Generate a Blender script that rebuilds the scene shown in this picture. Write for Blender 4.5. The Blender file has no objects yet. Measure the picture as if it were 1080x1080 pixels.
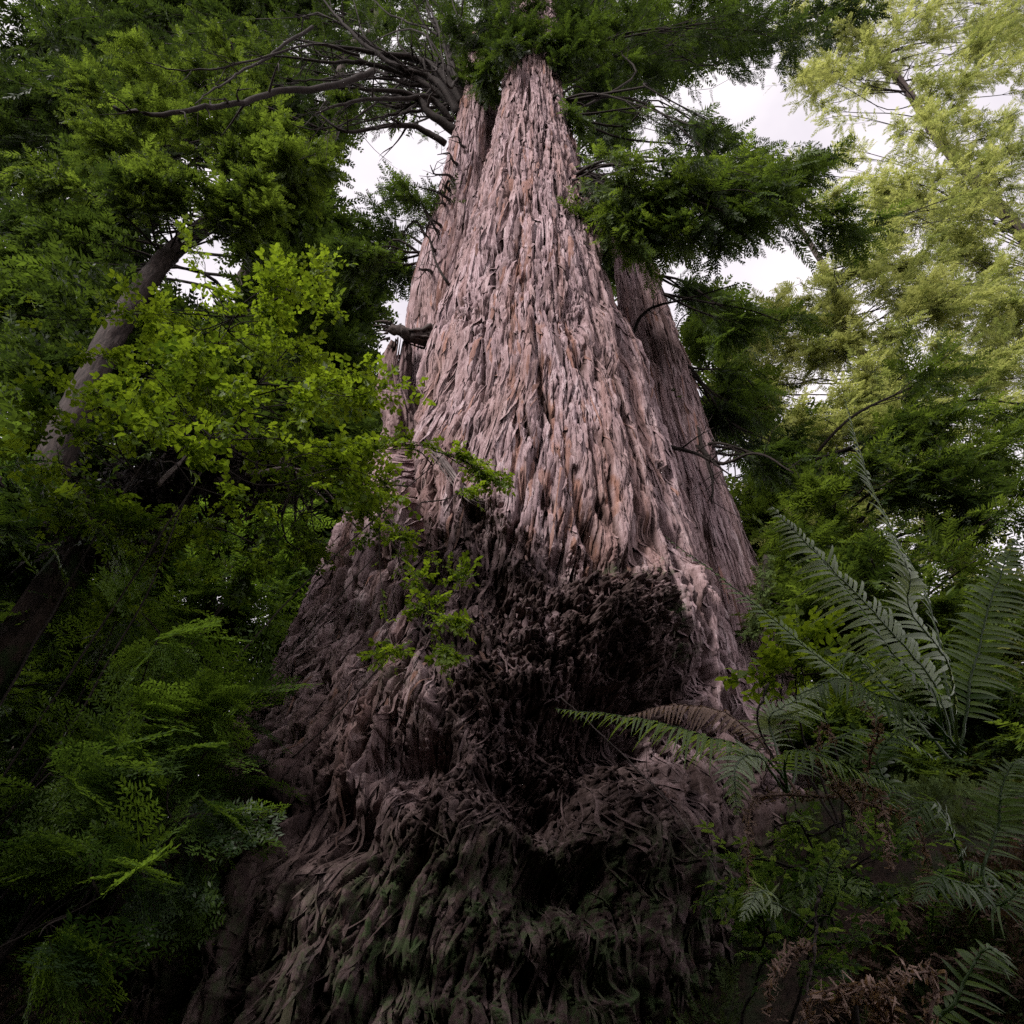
import bpy, math, random
import numpy as np
from mathutils import Vector

rng = np.random.default_rng(11)
random.seed(11)
R_ = math.radians
sc = bpy.context.scene
COL = sc.collection

# ------------------------------------------------------------------ camera model (photo pixels, 1080 square)
PITCH = R_(40.0)
FPX = 785.0
EYE = np.array([0.0, 0.0, 1.6])
CT, ST = math.cos(PITCH), math.sin(PITCH)


def P(px, py, Y):
    """World point seen at photo pixel (px, py), at horizontal distance Y in front of the camera."""
    a = (px - 540.0) / FPX
    b = (540.0 - py) / FPX
    t = Y / (CT - b * ST)
    return np.array([a * t, Y, EYE[2] + t * (ST + b * CT)])


def depth_of(p):
    d = np.asarray(p, float) - EYE
    return d[..., 1] * CT + d[..., 2] * ST


def project(p):
    d = p - EYE
    f = d[..., 1] * CT + d[..., 2] * ST
    u = -d[..., 1] * ST + d[..., 2] * CT
    f = np.maximum(f, 0.05)
    return 540 + FPX * d[..., 0] / f, 540 - FPX * u / f


# ------------------------------------------------------------------ numpy noise
def _hash(ix, iy, seed):
    h = (ix.astype(np.int64) * 374761393 + iy.astype(np.int64) * 668265263 + seed * 974711) & 0xFFFFFFFF
    h = ((h ^ (h >> 13)) * 1274126177) & 0xFFFFFFFF
    h = (h ^ (h >> 16)) & 0xFFFFFFFF
    return h


_ang = np.linspace(0, 2 * np.pi, 256, endpoint=False)
_GX, _GY = np.cos(_ang).astype(np.float32), np.sin(_ang).astype(np.float32)


def perlin(x, y, seed=0):
    x = np.asarray(x, np.float32)
    y = np.asarray(y, np.float32)
    ix = np.floor(x); iy = np.floor(y)
    fx = x - ix; fy = y - iy
    ix = ix.astype(np.int64); iy = iy.astype(np.int64)
    u = fx * fx * fx * (fx * (fx * 6 - 15) + 10)
    v = fy * fy * fy * (fy * (fy * 6 - 15) + 10)

    def g(dx, dy):
        h = _hash(ix + dx, iy + dy, seed) & 255
        return _GX[h] * (fx - dx) + _GY[h] * (fy - dy)
    a = g(0, 0); b = g(1, 0); c = g(0, 1); d = g(1, 1)
    return (a + u * (b - a) + v * ((c + u * (d - c)) - (a + u * (b - a)))) * 1.5


def worley(x, y, seed=0, full=False):
    """Cells of random points: distances to the nearest two, a random value of the nearest cell and the offset along y from its middle."""
    x = np.asarray(x, np.float32); y = np.asarray(y, np.float32)
    ix = np.floor(x).astype(np.int64); iy = np.floor(y).astype(np.int64)
    f1 = np.full(x.shape, 9.0, np.float32); f2 = f1.copy()
    idv = np.zeros(x.shape, np.float32); oy = idv.copy(); ox = idv.copy(); h2 = idv.copy()
    for dx in (-1, 0, 1):
        for dy in (-1, 0, 1):
            h = _hash(ix + dx, iy + dy, seed)
            px_ = (ix + dx) + (h & 1023) / 1023.0
            py_ = (iy + dy) + ((h >> 10) & 1023) / 1023.0
            ddy = y - py_
            d = np.hypot(x - px_, ddy).astype(np.float32)
            m = d < f1
            f2 = np.where(m, f1, np.minimum(f2, d))
            idv = np.where(m, ((h >> 20) & 1023) / 1023.0, idv)
            oy = np.where(m, ddy, oy)
            if full:
                ox = np.where(m, x - px_, ox); h2 = np.where(m, ((h >> 5) & 511) / 511.0, h2)
            f1 = np.where(m, d, f1)
    if full:
        return f1, f2, idv, oy, ox, h2
    return f1, f2, idv, oy


def facets(x, y, seed, tx=0.8, ty=0.5):
    """Broken plates: every cell a tilted plane with its own height, stepped at its edges. Returns height and edge distance."""
    f1, f2, idv, oy, ox, h2 = worley(x, y, seed, True)
    return (idv - 0.5) + ox * (h2 - 0.5) * 2 * tx + oy * (np.mod(h2 * 7.31, 1.0) - 0.65) * 2 * ty, f2 - f1


def sstep(a, b, x):
    t = np.clip((x - a) / (b - a), 0, 1)
    return t * t * (3 - 2 * t)


# ------------------------------------------------------------------ mesh helpers
def mesh_from(name, V, Q, mats, attrs=None, smooth=True, matidx=None, T=None):
    me = bpy.data.meshes.new(name)
    V = np.ascontiguousarray(V, np.float32)
    Q = np.ascontiguousarray(Q, np.int32).reshape(-1, 4)
    nq = len(Q)
    if T is not None and len(T):
        T = np.ascontiguousarray(T, np.int32).reshape(-1, 3)
    else:
        T = np.zeros((0, 3), np.int32)
    me.vertices.add(len(V))
    me.vertices.foreach_set('co', V.ravel())
    me.loops.add(nq * 4 + len(T) * 3)
    me.loops.foreach_set('vertex_index', np.concatenate([Q.ravel(), T.ravel()]))
    me.polygons.add(nq + len(T))
    ls = np.concatenate([np.arange(nq) * 4, nq * 4 + np.arange(len(T)) * 3]).astype(np.int32)
    me.polygons.foreach_set('loop_start', ls)
    if smooth:
        me.polygons.foreach_set('use_smooth', np.ones(nq + len(T), bool))
    if matidx is not None:
        me.polygons.foreach_set('material_index', np.ascontiguousarray(matidx, np.int32))
    for k, a in (attrs or {}).items():
        at = me.attributes.new(k, 'FLOAT', 'POINT')
        at.data.foreach_set('value', np.ascontiguousarray(a, np.float32))
    for m in mats:
        me.materials.append(m)
    me.update(calc_edges=True)
    return me


def link(name, me, parent=None, label=None, cat=None, group=None, kind=None):
    o = bpy.data.objects.new(name, me)
    COL.objects.link(o)
    if parent is not None:
        o.parent = parent
        o.location = -Vector(parent_world(parent))
    tag(o, label, cat, group, kind)
    return o


_wl = {}


def parent_world(o):
    """Accumulated origin of an object built with world-space vertices."""
    return _wl.get(o.name, (0, 0, 0))


def tag(o, label=None, cat=None, group=None, kind=None):
    if label: o['label'] = label
    if cat: o['category'] = cat
    if group: o['group'] = group
    if kind: o['kind'] = kind


def thing(name, loc, label, cat, group=None):
    o = bpy.data.objects.new(name, None)
    COL.objects.link(o)
    o.location = Vector([float(v) for v in loc])
    o.empty_display_size = 0.3
    _wl[o.name] = tuple(float(v) for v in loc)
    tag(o, label, cat, group)
    return o


class Acc:
    """Collects quads into one mesh."""

    def __init__(self):
        self.V, self.Q, self.M, self.T = [], [], [], []
        self.n = 0

    def add(self, V, Q, tint, mat=0):
        V = np.asarray(V, np.float32).reshape(-1, 3)
        Q = np.asarray(Q, np.int64).reshape(-1, 4)
        self.V.append(V)
        self.Q.append(Q + self.n)
        self.M.append(np.full(len(Q), mat, np.int32))
        self.T.append(np.broadcast_to(np.asarray(tint, np.float32), (len(V),)).copy())
        self.n += len(V)

    def build(self, name, mats, parent=None, smooth=True, **kw):
        if not self.V:
            return None
        me = mesh_from(name, np.concatenate(self.V), np.concatenate(self.Q), mats,
                       {'tint': np.concatenate(self.T)}, smooth, np.concatenate(self.M))
        return link(name, me, parent, **kw)


def catmull(pts, n):
    pts = np.asarray(pts, float)
    if len(pts) == 2:
        t = np.linspace(0, 1, n)[:, None]
        return pts[0] * (1 - t) + pts[1] * t
    p = np.vstack([2 * pts[0] - pts[1], pts, 2 * pts[-1] - pts[-2]])
    segs = len(pts) - 1
    tt = np.linspace(0, segs, n)
    i = np.minimum(tt.astype(int), segs - 1)
    t = (tt - i)[:, None]
    a, b, c, d = p[i], p[i + 1], p[i + 2], p[i + 3]
    return 0.5 * (2 * b + (c - a) * t + (2 * a - 5 * b + 4 * c - d) * t ** 2 + (3 * b - a - 3 * c + d) * t ** 3)


def norm(v):
    v = np.asarray(v, float)
    return v / np.maximum(np.linalg.norm(v, axis=-1, keepdims=True), 1e-9)


def tube(acc, pts, r0, r1, sides=6, tint=0.5, mat=0, rough=0.0, power=1.0, cap=True):
    pts = np.asarray(pts, float)
    n = len(pts)
    tan = norm(np.gradient(pts, axis=0))
    ref = np.array([0.31, 0.17, 0.93]) if abs(tan[0][2]) < 0.85 else np.array([0.9, 0.3, 0.1])
    s = norm(np.cross(tan, ref))
    b = np.cross(tan, s)
    t = np.linspace(0, 1, n) ** power
    rad = r0 + (r1 - r0) * t
    ang = np.linspace(0, 2 * np.pi, sides, endpoint=False)
    rr = rad[:, None] * np.ones(sides)[None]
    if rough:
        rr = rr * (1 + rough * rng.standard_normal(rr.shape))
    V = pts[:, None] + rr[..., None] * (np.cos(ang)[None, :, None] * s[:, None] + np.sin(ang)[None, :, None] * b[:, None])
    idx = np.arange(n * sides).reshape(n, sides)
    i2 = np.roll(idx, -1, 1)
    Q = np.stack([idx[:-1], i2[:-1], i2[1:], idx[1:]], -1).reshape(-1, 4)
    V = V.reshape(-1, 3)
    if cap:
        c0 = len(V)
        V = np.vstack([V, pts[:1], pts[-1:]])
        capq = []
        for k in range(0, sides, 2):
            capq.append([c0, idx[0][(k + 2) % sides], idx[0][(k + 1) % sides], idx[0][k]])
            capq.append([c0 + 1, idx[-1][k], idx[-1][(k + 1) % sides], idx[-1][(k + 2) % sides]])
        if sides % 2 == 0:
            Q = np.vstack([Q, capq])
    acc.add(V, Q, tint, mat)


def wob(a, b, n, amp, sag=0.0):
    """Wobbly path from a to b."""
    a = np.asarray(a, float); b = np.asarray(b, float)
    t = np.linspace(0, 1, n)[:, None]
    L = np.linalg.norm(b - a)
    p = a * (1 - t) + b * t
    k = max(3, n // 3)
    ctl = rng.standard_normal((k, 3)) * amp * L
    ctl[0] = 0
    ctl[-1] *= 0.3
    w = catmull(ctl, n)
    p = p + w
    p[:, 2] += (4 * t * (1 - t))[:, 0] * sag * L
    return p


# ------------------------------------------------------------------ materials
def new_mat(name):
    m = bpy.data.materials.new(name)
    m.use_nodes = True
    nt = m.node_tree
    nt.nodes.clear()
    out = nt.nodes.new('ShaderNodeOutputMaterial')
    return m, nt, out


def N(nt, t, **kw):
    n = nt.nodes.new(t)
    for k, v in kw.items():
        setattr(n, k, v)
    return n


def ramp(nt, src, stops):
    r = nt.nodes.new('ShaderNodeValToRGB')
    el = r.color_ramp.elements
    while len(el) > 1:
        el.remove(el[-1])
    el[0].position, el[0].color = stops[0][0], (*stops[0][1], 1)
    for p, c in stops[1:]:
        e = el.new(p); e.color = (*c, 1)
    nt.links.new(src, r.inputs[0])
    return r.outputs[0]


def mixc(nt, fac, a, b, mode='MIX'):
    m = nt.nodes.new('ShaderNodeMix')
    m.data_type = 'RGBA'; m.blend_type = mode
    for sock, v in ((m.inputs[0], fac), (m.inputs[6], a), (m.inputs[7], b)):
        if hasattr(v, 'links') or hasattr(v, 'is_output'):
            nt.links.new(v, sock)
        elif isinstance(v, (int, float)):
            sock.default_value = v
        else:
            sock.default_value = (*v, 1)
    return m.outputs[2]


def attr(nt, name):
    a = nt.nodes.new('ShaderNodeAttribute'); a.attribute_name = name
    return a.outputs['Fac']


def noise(nt, scale, detail=4, rough=0.6, mscale=None):
    n = nt.nodes.new('ShaderNodeTexNoise')
    n.inputs['Scale'].default_value = scale
    n.inputs['Detail'].default_value = detail
    n.inputs['Roughness'].default_value = rough
    tc = nt.nodes.new('ShaderNodeTexCoord')
    if mscale:
        mp = nt.nodes.new('ShaderNodeMapping')
        mp.inputs['Scale'].default_value = mscale
        nt.links.new(tc.outputs['Object'], mp.inputs[0])
        nt.links.new(mp.outputs[0], n.inputs['Vector'])
    else:
        nt.links.new(tc.outputs['Object'], n.inputs['Vector'])
    return n.outputs['Fac']


def leaf_mat(name, dark, light, trans=0.45, tgain=1.6, rough=0.5, spec=0.3, under=None):
    m, nt, out = new_mat(name)
    col = ramp(nt, attr(nt, 'tint'), [(0.0, dark), (1.0, light)])
    p = N(nt, 'ShaderNodeBsdfPrincipled')
    nt.links.new(col, p.inputs['Base Color'])
    p.inputs['Roughness'].default_value = rough
    p.inputs['Specular IOR Level'].default_value = spec
    tr = N(nt, 'ShaderNodeBsdfTranslucent')
    tcol = mixc(nt, 1.0, col, (tgain * 1.08, tgain, tgain * 0.55), 'MULTIPLY')
    nt.links.new(tcol, tr.inputs['Color'])
    mx = N(nt, 'ShaderNodeMixShader')
    mx.inputs[0].default_value = trans
    nt.links.new(p.outputs[0], mx.inputs[1]); nt.links.new(tr.outputs[0], mx.inputs[2])
    nt.links.new(mx.outputs[0], out.inputs[0])
    return m


def wood_mat(name, dark, light, scale=6.0, stretch=(1, 1, 1), bump=0.6, moss=None):
    m, nt, out = new_mat(name)
    n1 = noise(nt, scale, 5, 0.65, stretch)
    col = ramp(nt, n1, [(0.3, dark), (0.7, light)])
    if moss:
        n2 = noise(nt, 3.0, 3, 0.6)
        f = ramp(nt, n2, [(0.5, (0, 0, 0)), (0.62, (1, 1, 1))])
        col = mixc(nt, f, col, moss)
    p = N(nt, 'ShaderNodeBsdfPrincipled')
    nt.links.new(col, p.inputs['Base Color'])
    p.inputs['Roughness'].default_value = 0.85
    p.inputs['Specular IOR Level'].default_value = 0.2
    b = N(nt, 'ShaderNodeBump')
    b.inputs['Strength'].default_value = bump
    b.inputs['Distance'].default_value = 0.02
    nt.links.new(n1, b.inputs['Height'])
    nt.links.new(b.outputs[0], p.inputs['Normal'])
    nt.links.new(p.outputs[0], out.inputs[0])
    return m


def bark_mat():
    m, nt, out = new_mat('redwood_bark')
    fib = noise(nt, 1.0, 6, 0.7, (16, 16, 1.6))
    big = noise(nt, 0.7, 4, 0.6, (1.6, 1.6, 0.45))
    fine = noise(nt, 1.0, 5, 0.7, (70, 70, 9))
    base = ramp(nt, fib, [(0.28, (0.15, 0.10, 0.102)), (0.5, (0.36, 0.252, 0.262)), (0.68, (0.57, 0.455, 0.465))])
    base = mixc(nt, ramp(nt, big, [(0.42, (0, 0, 0)), (0.66, (0.55, 0.55, 0.55))]), base, (0.30, 0.19, 0.165))
    slit = ramp(nt, noise(nt, 1.0, 4, 0.6, (46, 46, 3.6)), [(0.36, (1, 1, 1)), (0.43, (0, 0, 0))])
    base = mixc(nt, slit, base, (0.10, 0.062, 0.06))
    orange = ramp(nt, fib, [(0.3, (0.16, 0.062, 0.035)), (0.7, (0.34, 0.155, 0.085))])
    c = mixc(nt, attr(nt, 'streak'), base, orange)
    inner = ramp(nt, fib, [(0.3, (0.03, 0.016, 0.014)), (0.75, (0.10, 0.056, 0.045))])
    c = mixc(nt, attr(nt, 'crack'), c, inner)
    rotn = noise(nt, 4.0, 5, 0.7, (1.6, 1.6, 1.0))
    rot = ramp(nt, rotn, [(0.30, (0.014, 0.009, 0.009)), (0.48, (0.046, 0.029, 0.026)), (0.75, (0.19, 0.135, 0.128))])  # rotten wood, and the painted darkness at the trunk foot
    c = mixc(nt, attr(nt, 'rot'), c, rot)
    mo = noise(nt, 9.0, 5, 0.7)
    mossf = N(nt, 'ShaderNodeMath', operation='MULTIPLY')
    nt.links.new(ramp(nt, mo, [(0.46, (0, 0, 0)), (0.6, (1, 1, 1))]), mossf.inputs[0])
    nt.links.new(attr(nt, 'moss'), mossf.inputs[1])
    c = mixc(nt, mossf.outputs[0], c, (0.055, 0.085, 0.032))
    p = N(nt, 'ShaderNodeBsdfPrincipled')
    nt.links.new(c, p.inputs['Base Color'])
    p.inputs['Roughness'].default_value = 0.9
    p.inputs['Specular IOR Level'].default_value = 0.18
    add = N(nt, 'ShaderNodeMath', operation='ADD')
    nt.links.new(fib, add.inputs[0]); nt.links.new(fine, add.inputs[1])
    b = N(nt, 'ShaderNodeBump')
    b.inputs['Strength'].default_value = 0.55
    b.inputs['Distance'].default_value = 0.03
    nt.links.new(add.outputs[0], b.inputs['Height'])
    nt.links.new(b.outputs[0], p.inputs['Normal'])
    nt.links.new(p.outputs[0], out.inputs[0])
    return m


BARK = bark_mat()
TWIG = wood_mat('dark_twig', (0.014, 0.011, 0.009), (0.042, 0.031, 0.027), 12)
LIMBW = wood_mat('limb_bark', (0.03, 0.023, 0.021), (0.10, 0.077, 0.07), 5, (1, 1, 1))
GREYW = wood_mat('grey_dead_wood', (0.09, 0.07, 0.066), (0.27, 0.22, 0.21), 8)
LOGW = wood_mat('rotten_log', (0.02, 0.014, 0.012), (0.09, 0.062, 0.05), 4, moss=(0.035, 0.055, 0.02))
FARW = wood_mat('grey_bark', (0.03, 0.023, 0.02), (0.13, 0.10, 0.09), 4, (4, 4, 0.6), 0.9)
DARKB = wood_mat('dark_furrowed_bark', (0.012, 0.009, 0.008), (0.075, 0.056, 0.05), 5, (4, 4, 0.8), 1.0)
MOSSW = wood_mat('mossy_bark', (0.05, 0.05, 0.025), (0.13, 0.16, 0.06), 14)
CONI = leaf_mat('redwood_needles', (0.015, 0.028, 0.009), (0.082, 0.138, 0.024), 0.45, 1.7)
CONL = leaf_mat('fresh_redwood_needles', (0.018, 0.034, 0.009), (0.10, 0.155, 0.026), 0.5, 1.8)
PALE = leaf_mat('pale_leaves', (0.08, 0.105, 0.04), (0.20, 0.225, 0.11), 0.62, 2.5)
HEML = leaf_mat('hemlock_needles', (0.015, 0.035, 0.01), (0.14, 0.24, 0.035), 0.45, 1.7)
BROAD = leaf_mat('shrub_leaf', (0.03, 0.06, 0.008), (0.155, 0.235, 0.02), 0.5, 1.7, 0.45)
FERN = leaf_mat('fern_green', (0.04, 0.09, 0.02), (0.21, 0.32, 0.08), 0.45, 1.8, 0.40, 0.4)
FERN_SHEEN = leaf_mat('fern_sheen_green', (0.12, 0.17, 0.10), (0.36, 0.46, 0.25), 0.4, 1.5, 0.40, 0.45)  # lighter fern copy; sky sheen on the leaflets is in its colour
DEADF = leaf_mat('dead_fern_brown', (0.17, 0.105, 0.08), (0.50, 0.35, 0.28), 0.25, 1.0, 0.7, 0.2)
MOSS = leaf_mat('moss_green', (0.022, 0.04, 0.013), (0.13, 0.18, 0.06), 0.3, 1.2, 0.8, 0.1)
LITT = leaf_mat('dry_litter', (0.035, 0.022, 0.016), (0.22, 0.145, 0.11), 0.15, 1.0, 0.8, 0.1)


# ------------------------------------------------------------------ foliage templates: x along, y across, z face normal
def leafblade(o, d, L, W, fold=0.15, droop=0.15):
    """Pointed oval leaf of two quads folded along the midrib: o base, d unit direction in the xy plane."""
    d = np.array([d[0], d[1], d[2] if len(d) > 2 else 0.0])
    s = np.array([-d[1], d[0], 0.0])
    s = s / max(np.linalg.norm(s), 1e-6)
    o = np.asarray(o, float)
    z = np.array([0, 0, 1.0])
    mid = o + d * L * 0.48 - z * droop * L * 0.12
    tip = o + d * L - z * droop * L
    l = o + d * L * 0.42 + s * W * 0.5 + z * fold * W
    r = o + d * L * 0.42 - s * W * 0.5 + z * fold * W
    l2 = o + d * L * 0.75 + s * W * 0.33 + z * fold * W * .6 - z * droop * L * .5
    r2 = o + d * L * 0.75 - s * W * 0.33 + z * fold * W * .6 - z * droop * L * .5
    V = np.array([o, l, l2, tip, r2, r, mid])
    Q = np.array([[0, 6, 2, 1], [6, 3, 2, 2], [0, 5, 4, 6], [6, 4, 3, 3]])
    Q = np.array([[0, 6, 2, 1], [0, 5, 4, 6], [6, 4, 3, 2]])
    return V, Q


def diamond(o, d, L, W, tilt=0.0):
    s = np.array([-d[1], d[0], tilt])
    o = np.asarray(o, float); d = np.asarray(d, float)
    V = np.array([o, o + d * L * 0.45 + s * W * 0.5, o + d * L, o + d * L * 0.45 - s * W * 0.5])
    return V, np.array([[0, 3, 2, 1]])


def merge(parts):
    V, Q, n = [], [], 0
    for v, q in parts:
        V.append(v); Q.append(q + n); n += len(v)
    return np.vstack(V), np.vstack(Q)


def tpl_conifer(r, n=13, side=0.30, w=0.045, droop=0.18, jit=0.12):
    parts = []
    for i in range(n):
        t = (i + 0.6) / n
        for sg in (-1, 1):
            L = side * (1.05 - 0.75 * t) * r.uniform(0.7, 1.2)
            ang = sg * R_(r.uniform(38, 62))
            d = np.array([math.cos(ang), math.sin(ang), r.normal(0, jit) - 0.10])
            o = np.array([t, r.normal(0, 0.008), -droop * t * t + r.normal(0, 0.01)])
            parts.append(diamond(o, d, L, w * r.uniform(0.8, 1.3), r.normal(0, 0.35)))
    parts.append(diamond([0, 0, 0], [1, 0, -droop * 0.55], 0.55, 0.012))
    parts.append(diamond([0.5, 0, -droop * .25], [1, 0, -droop * 1.4], 0.62, 0.03))
    return merge(parts)


def tpl_needles(r, n=26):
    """Hemlock-like spray: axis with side twigs, each a comb of short flat needles."""
    parts = []
    for i in range(6):
        t = (i + 0.5) / 6
        for sg in (-1, 1):
            L = 0.46 * (1.05 - 0.75 * t) * r.uniform(0.75, 1.15)
            a = sg * R_(r.uniform(42, 58))
            d = np.array([math.cos(a), math.sin(a), -0.12 + r.normal(0, .06)])
            o = np.array([t, 0, -0.12 * t * t])
            parts.append(diamond(o, d, L, 0.014))
            m = max(3, int(L / 0.05))
            for k in range(m + 1):
                q = o + d * L * (k + 0.5) / m
                for s2 in (-1, 1):
                    aa = a + s2 * R_(r.uniform(38, 62))
                    dd = np.array([math.cos(aa), math.sin(aa), r.normal(0, 0.12)])
                    parts.append(diamond(q, dd, 0.10 * r.uniform(.8, 1.2), 0.034, r.normal(0, .3)))
    parts.append(diamond([0, 0, 0], [1, 0, -.1], 1.0, 0.02))
    return merge(parts)


def tpl_broad(r, n=6, L=0.30, W=0.17, jit=0.35):
    parts = []
    for i in range(n):
        t = (i + 0.7) / n
        for sg in (-1, 1):
            if r.random() < 0.12:
                continue
            a = sg * R_(r.uniform(35, 75))
            d = np.array([math.cos(a), math.sin(a), r.normal(0, jit)])
            d /= np.linalg.norm(d)
            s = r.uniform(0.6, 1.15) * (1 - 0.3 * abs(t - 0.5))
            parts.append(leafblade([t, 0, -0.10 * t * t], d, L * s, W * s, r.uniform(0.0, 0.25), r.uniform(0, .3)))
    parts.append(leafblade([1, 0, -0.10], [1, 0, 0], L * .8, W * .8))
    parts.append(diamond([0, 0, 0], [1, 0, -.08], 1.0, 0.016))
    return merge(parts)


_r = np.random.default_rng(5)
T_CON = [tpl_conifer(_r) for _ in range(6)]
T_CON2 = [tpl_conifer(_r, 10, 0.36, 0.075, 0.25, .2) for _ in range(5)]
T_NEED = [tpl_needles(_r) for _ in range(4)]
T_BRO = [tpl_broad(_r) for _ in range(6)]
T_BRO2 = [tpl_broad(_r, 5, 0.34, 0.24, .5) for _ in range(5)]


def place(acc, tpls, O, X, Nn, S, tint, mat=0):
    """Puts a random template at every origin O, x axis X, face normal about Nn, size S, tint per item."""
    O = np.asarray(O, float).reshape(-1, 3); n = len(O)
    X = norm(np.broadcast_to(X, (n, 3)))
    Nn = np.broadcast_to(Nn, (n, 3))
    Yd = norm(np.cross(Nn, X))
    Z = np.cross(X, Yd)
    S = np.broadcast_to(S, (n,)); tint = np.broadcast_to(tint, (n,))
    ch = rng.integers(0, len(tpls), n)
    for k, (tv, tq) in enumerate(tpls):
        s = np.where(ch == k)[0]
        if not len(s):
            continue
        V = O[s, None] + S[s, None, None] * (tv[None, :, 0:1] * X[s, None] + tv[None, :, 1:2] * Yd[s, None] + tv[None, :, 2:3] * Z[s, None])
        Q = tq[None] + (np.arange(len(s)) * len(tv))[:, None, None]
        tt = np.repeat(tint[s], len(tv)) + rng.normal(0, 0.1, len(s) * len(tv))
        acc.add(V.reshape(-1, 3), Q.reshape(-1, 4), np.clip(tt, 0, 1), mat)


def bough(wood, leaf, start, C, rad, K, m, L, tpls, tint=0.5, r_limb=0.05, droop=0.25, flat=0.35, spread=0.6, tipr=0.004, sag=0.05):
    """A limb from start to the middle of an ellipsoid C/rad; K twigs fan through it, each carrying m leaf sprays."""
    start = np.asarray(start, float); C = np.asarray(C, float); rad = np.asarray(rad, float)
    dirL = norm(C - start)
    path = wob(start, C + dirL * rad * 0.35, 14, 0.06, sag)
    tube(wood, path, r_limb, r_limb * 0.3, 6, 0.5)
    Os, Xs, Ns, Ss = [], [], [], []
    for k in range(K):
        i = int(rng.integers(5, 13))
        a = path[i]
        v = rng.standard_normal(3)
        v = norm(v) * rad * (rng.random() ** 0.4)
        e = C + v
        e = e + dirL * 0.15 * rad
        tw = wob(a, e, 8, 0.07, -droop * 0.25)
        tube(wood, tw, r_limb * 0.28, tipr, 4, 0.5, cap=False)
        td = norm(np.gradient(tw, axis=0))
        t = np.sort(rng.uniform(0.22, 1.0, m)) * 7
        ii = np.minimum(t.astype(int), 6); f = (t - ii)[:, None]
        o = tw[ii] * (1 - f) + tw[ii + 1] * f
        d0 = td[ii]
        side = norm(np.cross(d0, [0, 0, 1.0]) + 1e-6)
        sg = np.where(rng.random(m) < 0.5, -1, 1)[:, None]
        d = norm(d0 * rng.uniform(0.4, 1.1, (m, 1)) + side * sg * rng.uniform(0.2, 1.0, (m, 1)) * spread * 1.6
                 + rng.standard_normal((m, 3)) * 0.25 + np.array([0, 0, -droop]))
        nn = norm(np.array([0, 0, 1.0]) + rng.standard_normal((m, 3)) * flat)
        Os.append(o); Xs.append(d); Ns.append(nn); Ss.append(L * rng.uniform(0.6, 1.25, m))
    O = np.vstack(Os); n = len(O)
    tt = np.clip(tint + 0.4 * perlin(O[:, 0] * 1.7 + 3, O[:, 2] * 1.7 + O[:, 1], 3) + rng.normal(0, 0.24, n), 0, 1)
    place(leaf, tpls, O, np.vstack(Xs), np.vstack(Ns), np.concatenate(Ss), tt)


def clump_px(px, py, rx, ry, Y):
    C = P(px, py, Y)
    d = float(depth_of(C))
    k = d / FPX
    return C, np.array([rx * k, 0.5 * (rx + ry) * k, ry * k])


# openings in the canopy, and the space kept clear before the trunk
GAPS = [(215, 282, 40, 26), (250, 265, 14, 14), (402, 160, 30, 36), (404, 355, 14, 34), (372, 215, 14, 20), (805, 268, 34, 22), (728, 378, 16, 26), (740, 110, 40, 10), (690, 150, 10, 14), (815, 120, 18, 26), (700, 300, 12, 18), (840, 400, 14, 14), (915, 120, 10, 16),
        (540, 210, 50, 90), (520, 330, 76, 60), (560, 450, 110, 90), (735, 520, 30, 60), (760, 610, 28, 60), (690, 360, 24, 60)]


def jitter(clumps, k, spread=0.8, size=0.62):
    """Breaks every clump into k smaller ones of uneven size, depth and tone."""
    out = []
    for px, py, rx, ry, Y, n, tn in clumps:
        for _ in range(k * 3):
            if _ == 0: got = 0
            if got == k: break
            f = rng.uniform(0.5, 1.5)
            x, y, a, b = px + rng.normal(0, rx * spread * .6), py + rng.normal(0, ry * spread * .6), rx * size * f, ry * size * f * rng.uniform(.4, 1.0)
            if any(((x - hx) / (hr * 1.05 + a)) ** 2 + ((y - hy) / (hs * 1.05 + b)) ** 2 < 1 for hx, hy, hr, hs in GAPS):
                continue
            got += 1
            out.append((x, y, a, b, Y + rng.normal(0, 0.3), n * size * f, float(np.clip(tn + rng.normal(0, .15), 0, 1))))
    return out


# ------------------------------------------------------------------ ground
def ground_h(x, y):
    x = np.asarray(x, float); y = np.asarray(y, float)
    h = 1.75 * sstep(0.8, 5.0, y) + 1.15 * sstep(4.2, 6.6, y) + 0.9 * sstep(7, 16, y) + 0.12 * np.maximum(y - 14, 0)
    h = h + 1.0 * sstep(0.9, 2.6, x) * sstep(0.8, 3.0, y) * (1 - 0.55 * sstep(5, 9, y))
    h = h - 0.35 * sstep(-1.5, -4, x) * sstep(1, 5, y)
    h = h + 0.10 * perlin(x * 0.9, y * 0.9, 91) + 0.05 * perlin(x * 2.7, y * 2.7, 92)
    h = h + np.exp(-((x / 9) ** 2 + ((y - 4) / 7) ** 2)) * (0.05 * perlin(x * 6, y * 6, 7) + 0.03 * perlin(x * 14, y * 14, 8))
    return h


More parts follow.
